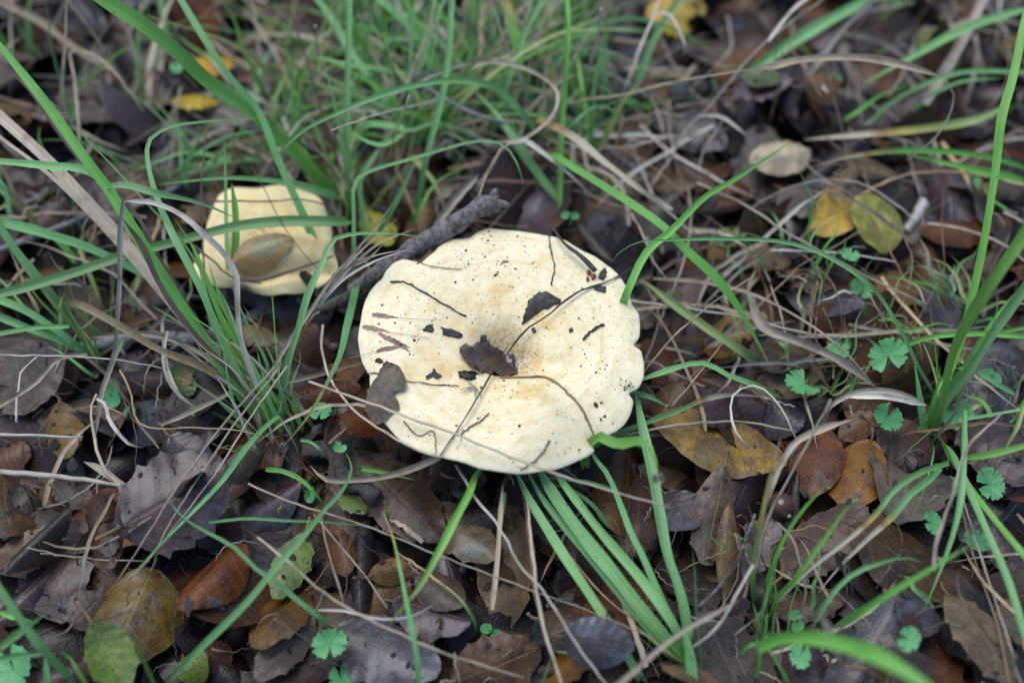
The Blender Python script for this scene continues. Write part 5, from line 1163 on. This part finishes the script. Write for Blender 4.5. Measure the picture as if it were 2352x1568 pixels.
SE = [(2040,815,44,5,'largest lobed seedling leaf, beneath the thin arching blade',1.2,4.7),(1848,878,42,4,'lobed seedling leaf with a deep notch beside the speckled dead blade',3.4,.4),(2040,958,38,5,'scalloped seedling leaf above the domed red leaves',1.0,1.2),(2275,1110,38,6,'deeply lobed seedling leaf over the large violet-brown leaf',.6,3.3),
      (2200,953,36,3,'heart-shaped folded seedling leaf in the tall bright grass tuft',1.5,2.0),(1926,800,30,5,'lobed seedling leaf half under a dead blade',.5,.9),(2243,1240,30,7,'small frilly seedling leaf between drooping blades',.5,2.0),(2088,1467,29,6,'small pale seedling leaf near the small slate leaf',.6,2.7),
      (757,1477,39,5,'three-lobed bright seedling leaf beside the large slate leaf',.5,4.8),(736,944,26,5,'crinkled lobed seedling leaf behind the yellow-tipped blade',.5,4.6),(1979,662,26,5,'lobed seedling leaf beside the slate blotched leaf',.6,4.4),(1953,585,20,4,'small lobed seedling leaf below the yellow leaves',.5,1.),
      (2225,425,27,5,'lobed seedling leaf among straw near the white chip',.5,1.),(2143,1200,27,6,'small lobed seedling leaf beside the drooping bluish blade',.5,3.),(2182,1118,26,3,'seedling leaf partly covered by the drooping blade',.8,2.),(1885,1482,32,4,'pale seedling leaf under the broad bent bright blade',.5,1.),
      (28,1535,52,5,'bright green lobed leaf beside the sage green leaf',.5,2.),(345,118,24,3,'round green leaf behind the wide blade',.4,2.),(1915,186,20,4,'small green seedling under the arching straw',.4,1.),(405,156,18,3,'tiny round green leaf behind the wide blade',.4,2.),(785,1560,36,5,'seedling leaf in front of the three-lobed one',.5,2.),(1838,1505,28,4,'faint seedling leaf under dry blades near the bent bright blade',.5,1.)]
for fx, fy, rp, lb, lab, gap, ax in SE:
    g0 = PG(fx, fy); hgt = random.uniform(.006, .014); C = P(fx, fy, g0[2]+hgt); t = thing('seedling', lab, 'seedling', (C[0]+.004, C[1]+.003, g0[2]))
    lobed(C, rp*PX(C)*1.08, ax, lb, gap*.6, t, .06); stalk(t, np.array((C[0]+.006, C[1]+.004, g0[2]-.003)), C-np.array((0, 0, .0006)))
for (x0, y0), (x1, y1), rp, lab in [((255,887),(258,915),22,'pair of round seed leaves in the dark hollow by the yellowing tuft'),((298,947),(302,940),18,'kidney-shaped seed leaf in the dark hollow'),((708,1120),(711,1140),15,'tiny pair of seed leaves below the arching blade'),((1117,1443),(1140,1456),14,'pair of bright seed leaves beside the brown toothed leaf'),
      ((780,1027),(784,1022),16,'single oval seed leaf by the spiny brown leaf'),((610,776),(630,779),11,'tiny pair of seed leaves above the tan crumpled leaf'),((1300,494),(1320,496),11,'tiny pair of seed leaves behind the mushroom rim'),((1269,497),(1271,495),11,'single tiny seed leaf behind the mushroom rim'),
      ((2267,858),(2288,868),15,'pair of small seed leaves beside the broad blade of the tall tuft'),((1826,1412),(1832,1437),15,'pair of pale seed leaves in the litter by the bent bright blade'),((2012,1418),(2016,1442),18,'pair of seed leaves beside the pale frilly seedling'),((445,942),(447,945),12,'tiny round seed leaf under the brown stalks')]:
    g0 = PG(x0, y0); h = .008; A, Bp = P(x0, y0, g0[2]+h), P(x1, y1, g0[2]+h); m = (A+Bp)/2
    t = thing('seedling', lab, 'seedling', (m[0], m[1], g0[2]))
    an = math.atan2(Bp[1]-A[1], Bp[0]-A[0])
    lobed(A, rp*PX(A), an, 1, .3, t, .05)
    if math.hypot(x1-x0, y1-y0) > 10: lobed(Bp, rp*PX(A), an+math.pi, 1, .3, t, .05)
    stalk(t, np.array((m[0], m[1]+.002, g0[2]-.003)), m-np.array((0, 0, .0008)))

# water drops on leaves
for fx, fy in [(2085,628),(2105,640),(2070,645),(2120,655),(2092,660),(2148,655)]:
    p = PG(fx, fy, .0004); drop(p, random.uniform(.0007, .0013), 'water drop on the wet orange-brown leaf', 'water drops on the orange leaf')

CLEAR = [(2005,535,85),(1905,540,65),(1785,390,85),(1640,1040,140),(1935,1100,125),(305,1430,125),(445,1230,120),(900,1090,115),(1065,1230,90),(2240,1450,85),(880,1490,115),(1540,70,75),(1850,880,45),(2040,815,45),(2040,958,45),(480,130,55),(2185,570,90),(2090,640,70)]
def covered(p):
    d = np.asarray(p)-CAM; k = d@FWD; fx, fy = FW/2+(d@RGT)/k*FPX, FH/2-(d@UPV)/k*FPX
    return any(math.hypot(fx-a, fy-b) < r for a, b, r in CLEAR)
# ------------------------------------------------------------------ thin grass and straw of the background
def wild_blade(parent, bx, by, L, ang, lean, w, kind, rnd):
    """a blade growing from the litter; ang heading on the ground, lean 0 upright .. 1 flat"""
    b = np.array((bx, by, float(H(bx, by))-.002)); d = np.array((math.cos(ang), math.sin(ang), 0)); pts = []
    for s in np.linspace(0, 1, 6):
        e = lean*(.5+.9*s); e = min(e, 1.25)
        pts.append(b+L*s*(d*math.sin(e*1.35)+np.array((0, 0, math.cos(e*1.35))))+np.array((random.gauss(0, .0012), random.gauss(0, .0012), 0))*(s > 0))
    C = spline(pts, 14)
    C[:, 2] = np.maximum(C[:, 2], H(C[:, 0], C[:, 1])+.001*np.linspace(-1, 1, 14))
    V, F, uv = ribbon(C, w, .35, (random.uniform(-.7, .7), random.uniform(-.9, .9)), .2, nv=3)
    dr = np.clip((uv[:, 0]-.55)*2, 0, 1)*(random.random() if random.random() < .3 else 0)
    mesh_obj('blade', V, F, GM[kind] if kind in GM else SM[kind], parent, uv=uv, att={'rnd': np.full(len(V), random.random()), 'dry': dr})
ZN = [ # picture area, tufts, blades each, length, label
 ((620,60,1420,420), 30, 11, (.05, .12), 'thin-bladed wild grass tuft in the dense stand behind the large mushroom', 'grass tufts behind the large mushroom'),
 ((-60,-80,640,340), 13, 6, (.06, .13), 'loose wild grass tuft growing behind the smaller mushroom', 'grass tufts behind the smaller mushroom'),
 ((300,330,800,460), 7, 6, (.04, .08), 'thin wild grass tuft close around the smaller mushroom', 'grass tufts close to the smaller mushroom'),
 ((700,-120,1560,60), 14, 9, (.06, .12), 'far wild grass tuft well behind the dense stand', 'far grass tufts'),
 ((1560,-60,2400,330), 7, 4, (.04, .08), 'sparse wild grass tuft among brown leaves beyond the pale leaf', 'sparse grass tufts beyond the pale leaf'),
 ((1560,520,2340,780), 20, 5, (.018, .042), 'short fine grass sprouting between the leaves by the yellow leaves', 'short grass sprouts by the yellow leaves'),
 ((1800,780,2340,1000), 12, 5, (.018, .036), 'short fine grass sprouting near the lobed seedlings', 'short grass sprouts near the seedlings'),
 ((-40,560,420,760), 5, 4, (.03, .06), 'low wild grass blades under the brown stalks', 'low grass under the brown stalks'),
 ((1700,1250,2340,1560), 4, 3, (.02, .04), 'short grass sprouting in the litter by the bent bright blade', 'short grass sprouts in the litter by the bent bright blade')]
for (x0, y0, x1, y1), nt, nb, (l0, l1), lab, grp in ZN:
    for k in range(nt):
        p = PG(random.uniform(x0, x1), random.uniform(y0, y1))
        if covered(p): continue
        t = tag(empty('grass_tuft', p), lab, 'grass', grp); _ORG[t.name] = p
        a0 = random.gauss(1.6, .9)
        for i in range(random.randint(nb-2, nb+2)):
            wild_blade(t, p[0]+random.gauss(0, .006), p[1]+random.gauss(0, .006), random.uniform(l0, l1), a0+random.gauss(0, .9), random.uniform(.15, .95), random.choice((.0007, .0010, .0014, .0020, .0028, .0034))*(.6 if l1 < .05 else 1),
                       random.choices(('g', 'b', 'y', 's', 'p', 'o'), (5, 2.6, 1, 1.8, .9, .9))[0], 0)
for k_, a_, nb_, l_ in [(0, 2.3, 30, (.03, .09)), (1, 2.4, 9, (.03, .06)), (2, 1.7, 26, (.03, .09)), (3, 1.5, 26, (.04, .11)), (6, 2.2, 6, (.03, .07)), (7, 1.2, 16, (.02, .07)), (9, 1.4, 8, (.02, .06))]:
    t, fx, fy = TF[k_]; p = _ORG[t.name]
    for i in range(nb_):
        wild_blade(t, p[0]+random.gauss(0, .007), p[1]+random.gauss(0, .007), random.uniform(*l_), a_+random.gauss(0, .45), random.uniform(.3, .95), random.choice((.0007, .001, .0014, .002)), random.choices(('g', 'b', 'y', 's', 'p', 'o'), (4, 3, 1, 2, 1, 1))[0], 0)
# dead straw lying about
def lie_straw(x, y, ang, L, w, kind, bendy):
    d = np.array((math.cos(ang), math.sin(ang))); nrm = np.array((-d[1], d[0]))
    s = np.linspace(-.5, .5, 14); XY = np.array((x, y))+np.outer(s*L, d)+np.outer(bendy*L*(s*s*4-1)*.25, nrm)
    h = H(XY[:, 0], XY[:, 1]); k = np.polyfit(s, h, 1); Z = np.polyval(k, s); Z = Z+np.quantile(h-Z, .75)+random.uniform(.0, .006)+(1-s*s*4)*random.uniform(0, .008)
    C = np.column_stack([XY, Z]); kk = random.randint(3, 10); C[kk:, :2] += np.outer(np.arange(14-kk)*L/14*random.gauss(0, .35), nrm); C[1:-1] += (RNG.random((12, 3))-.5)*.0009
    if w > .0009: return ribbon(C, w, .6, (random.uniform(-.5, .5), random.uniform(-1, 1)), .3, nv=3)
    return tube(C, np.linspace(w/2, w/2*.6, 14), 5)
SN = {'s': 'grey-tan', 'p': 'pale', 'o': 'ochre', 'd': 'dark', 'r': 'brown'}
ZS = [((600,40,1560,470), 150, 'behind the large mushroom'), ((-40,-40,600,420), 38, 'behind the smaller mushroom'), ((1500,-40,2380,420), 46, 'among leaves beyond the pale leaf'), ((1480,420,2380,900), 66, 'on the leaves near the yellow leaves'), ((-40,420,640,860), 36, 'under the brown stalks'), ((-20,900,2370,1560), 26, 'on the litter in front of the mushrooms')]
for (x0, y0, x1, y1), nt, where in ZS:
    for k in range(nt):
        p = PG(random.uniform(x0, x1), random.uniform(y0, y1))
        if covered(p): continue
        kd = random.choices('spodr', (5, 3.5 if y0 < 300 else 2, 2, 1.2, 2))[0]
        V, F, uv = lie_straw(p[0], p[1], random.uniform(0, 6.28), random.uniform(.03, .11)*(1 if y0 < 800 else .6), random.choice((.0006, .0008, .001, .0016, .0022)), kd, random.gauss(0, .35))
        tag(mesh_obj('loose_straw', V, F, SM[kd], uv=uv, att={'rnd': np.full(len(V), random.random())}), f'loose thin {SN[kd]} straw lying {where}', 'straw', f'{SN[kd]} straws {where}')
# fine debris: needle and stem bits too small to count
V, F, UU, RR, MI = [], [], [], [], []; off = 0; ks = list('sdrokp')
for k in range(4200):
    x, y = random.uniform(-.5, .5), random.uniform(-.3, .6)
    if random.random() < .8 and covered((x, y, float(H(x, y)))): continue
    v_, f_, u_ = lie_straw(x, y, random.uniform(0, 6.28), random.uniform(.004, .022), random.choice((.0003, .0005, .0008)), 's', random.gauss(0, .3))
    V.append(v_); F += [tuple(i+off for i in f) for f in f_]; UU.append(u_); RR.append(np.full(len(v_), random.random())); MI += [random.choices(range(6), (3, 5, 4, 1, 5, .6))[0]]*len(f_); off += len(v_)
o = mesh_obj('fine_debris', np.vstack(V), F, None, origin=(0, 0, 0), uv=np.vstack(UU), att={'rnd': np.concatenate(RR)}, mats=[SM[k] for k in ks], midx=MI)
tag(o, 'tiny broken stem and needle bits sprinkled over the leaf litter', 'debris', kind='stuff')

V, F, UU, RR, MI = [], [], [], [], []; off = 0
for k in range(800):
    x, y = random.uniform(-.5, .5), random.uniform(-.3, .6); L = random.uniform(.004, .012)
    if covered((x, y, float(H(x, y)))): continue
    Vl, f_, u_ = leaf_grid(L, L*random.uniform(.4, .9), 7, 5, 3, .45, random.uniform(.5, 1.4), None, random.gauss(0, .15), random.gauss(0, .1), .25, True)
    v_ = lay(Vl, x, y, random.uniform(0, 6.28), (random.gauss(0, .25), random.gauss(0, .25)), .2, .6, 0., False)
    V.append(v_); F += [tuple(i+off for i in f) for f in f_]; UU.append(u_); RR.append(np.full(len(v_), random.random()*10)); MI += [random.choices(range(8), (4, 8, 4, 1.5, 1.5, 3, 1.5, .6))[0]]*len(f_); off += len(v_)
o = mesh_obj('leaf_crumbs', np.vstack(V), F, None, origin=(0, 0, 0), uv=np.vstack(UU), att={'rnd': np.concatenate(RR)}, mats=[LM[k] for k in kinds], midx=MI)
tag(o, 'small torn leaf crumbs strewn over the leaf litter', 'leaf crumbs', kind='stuff')
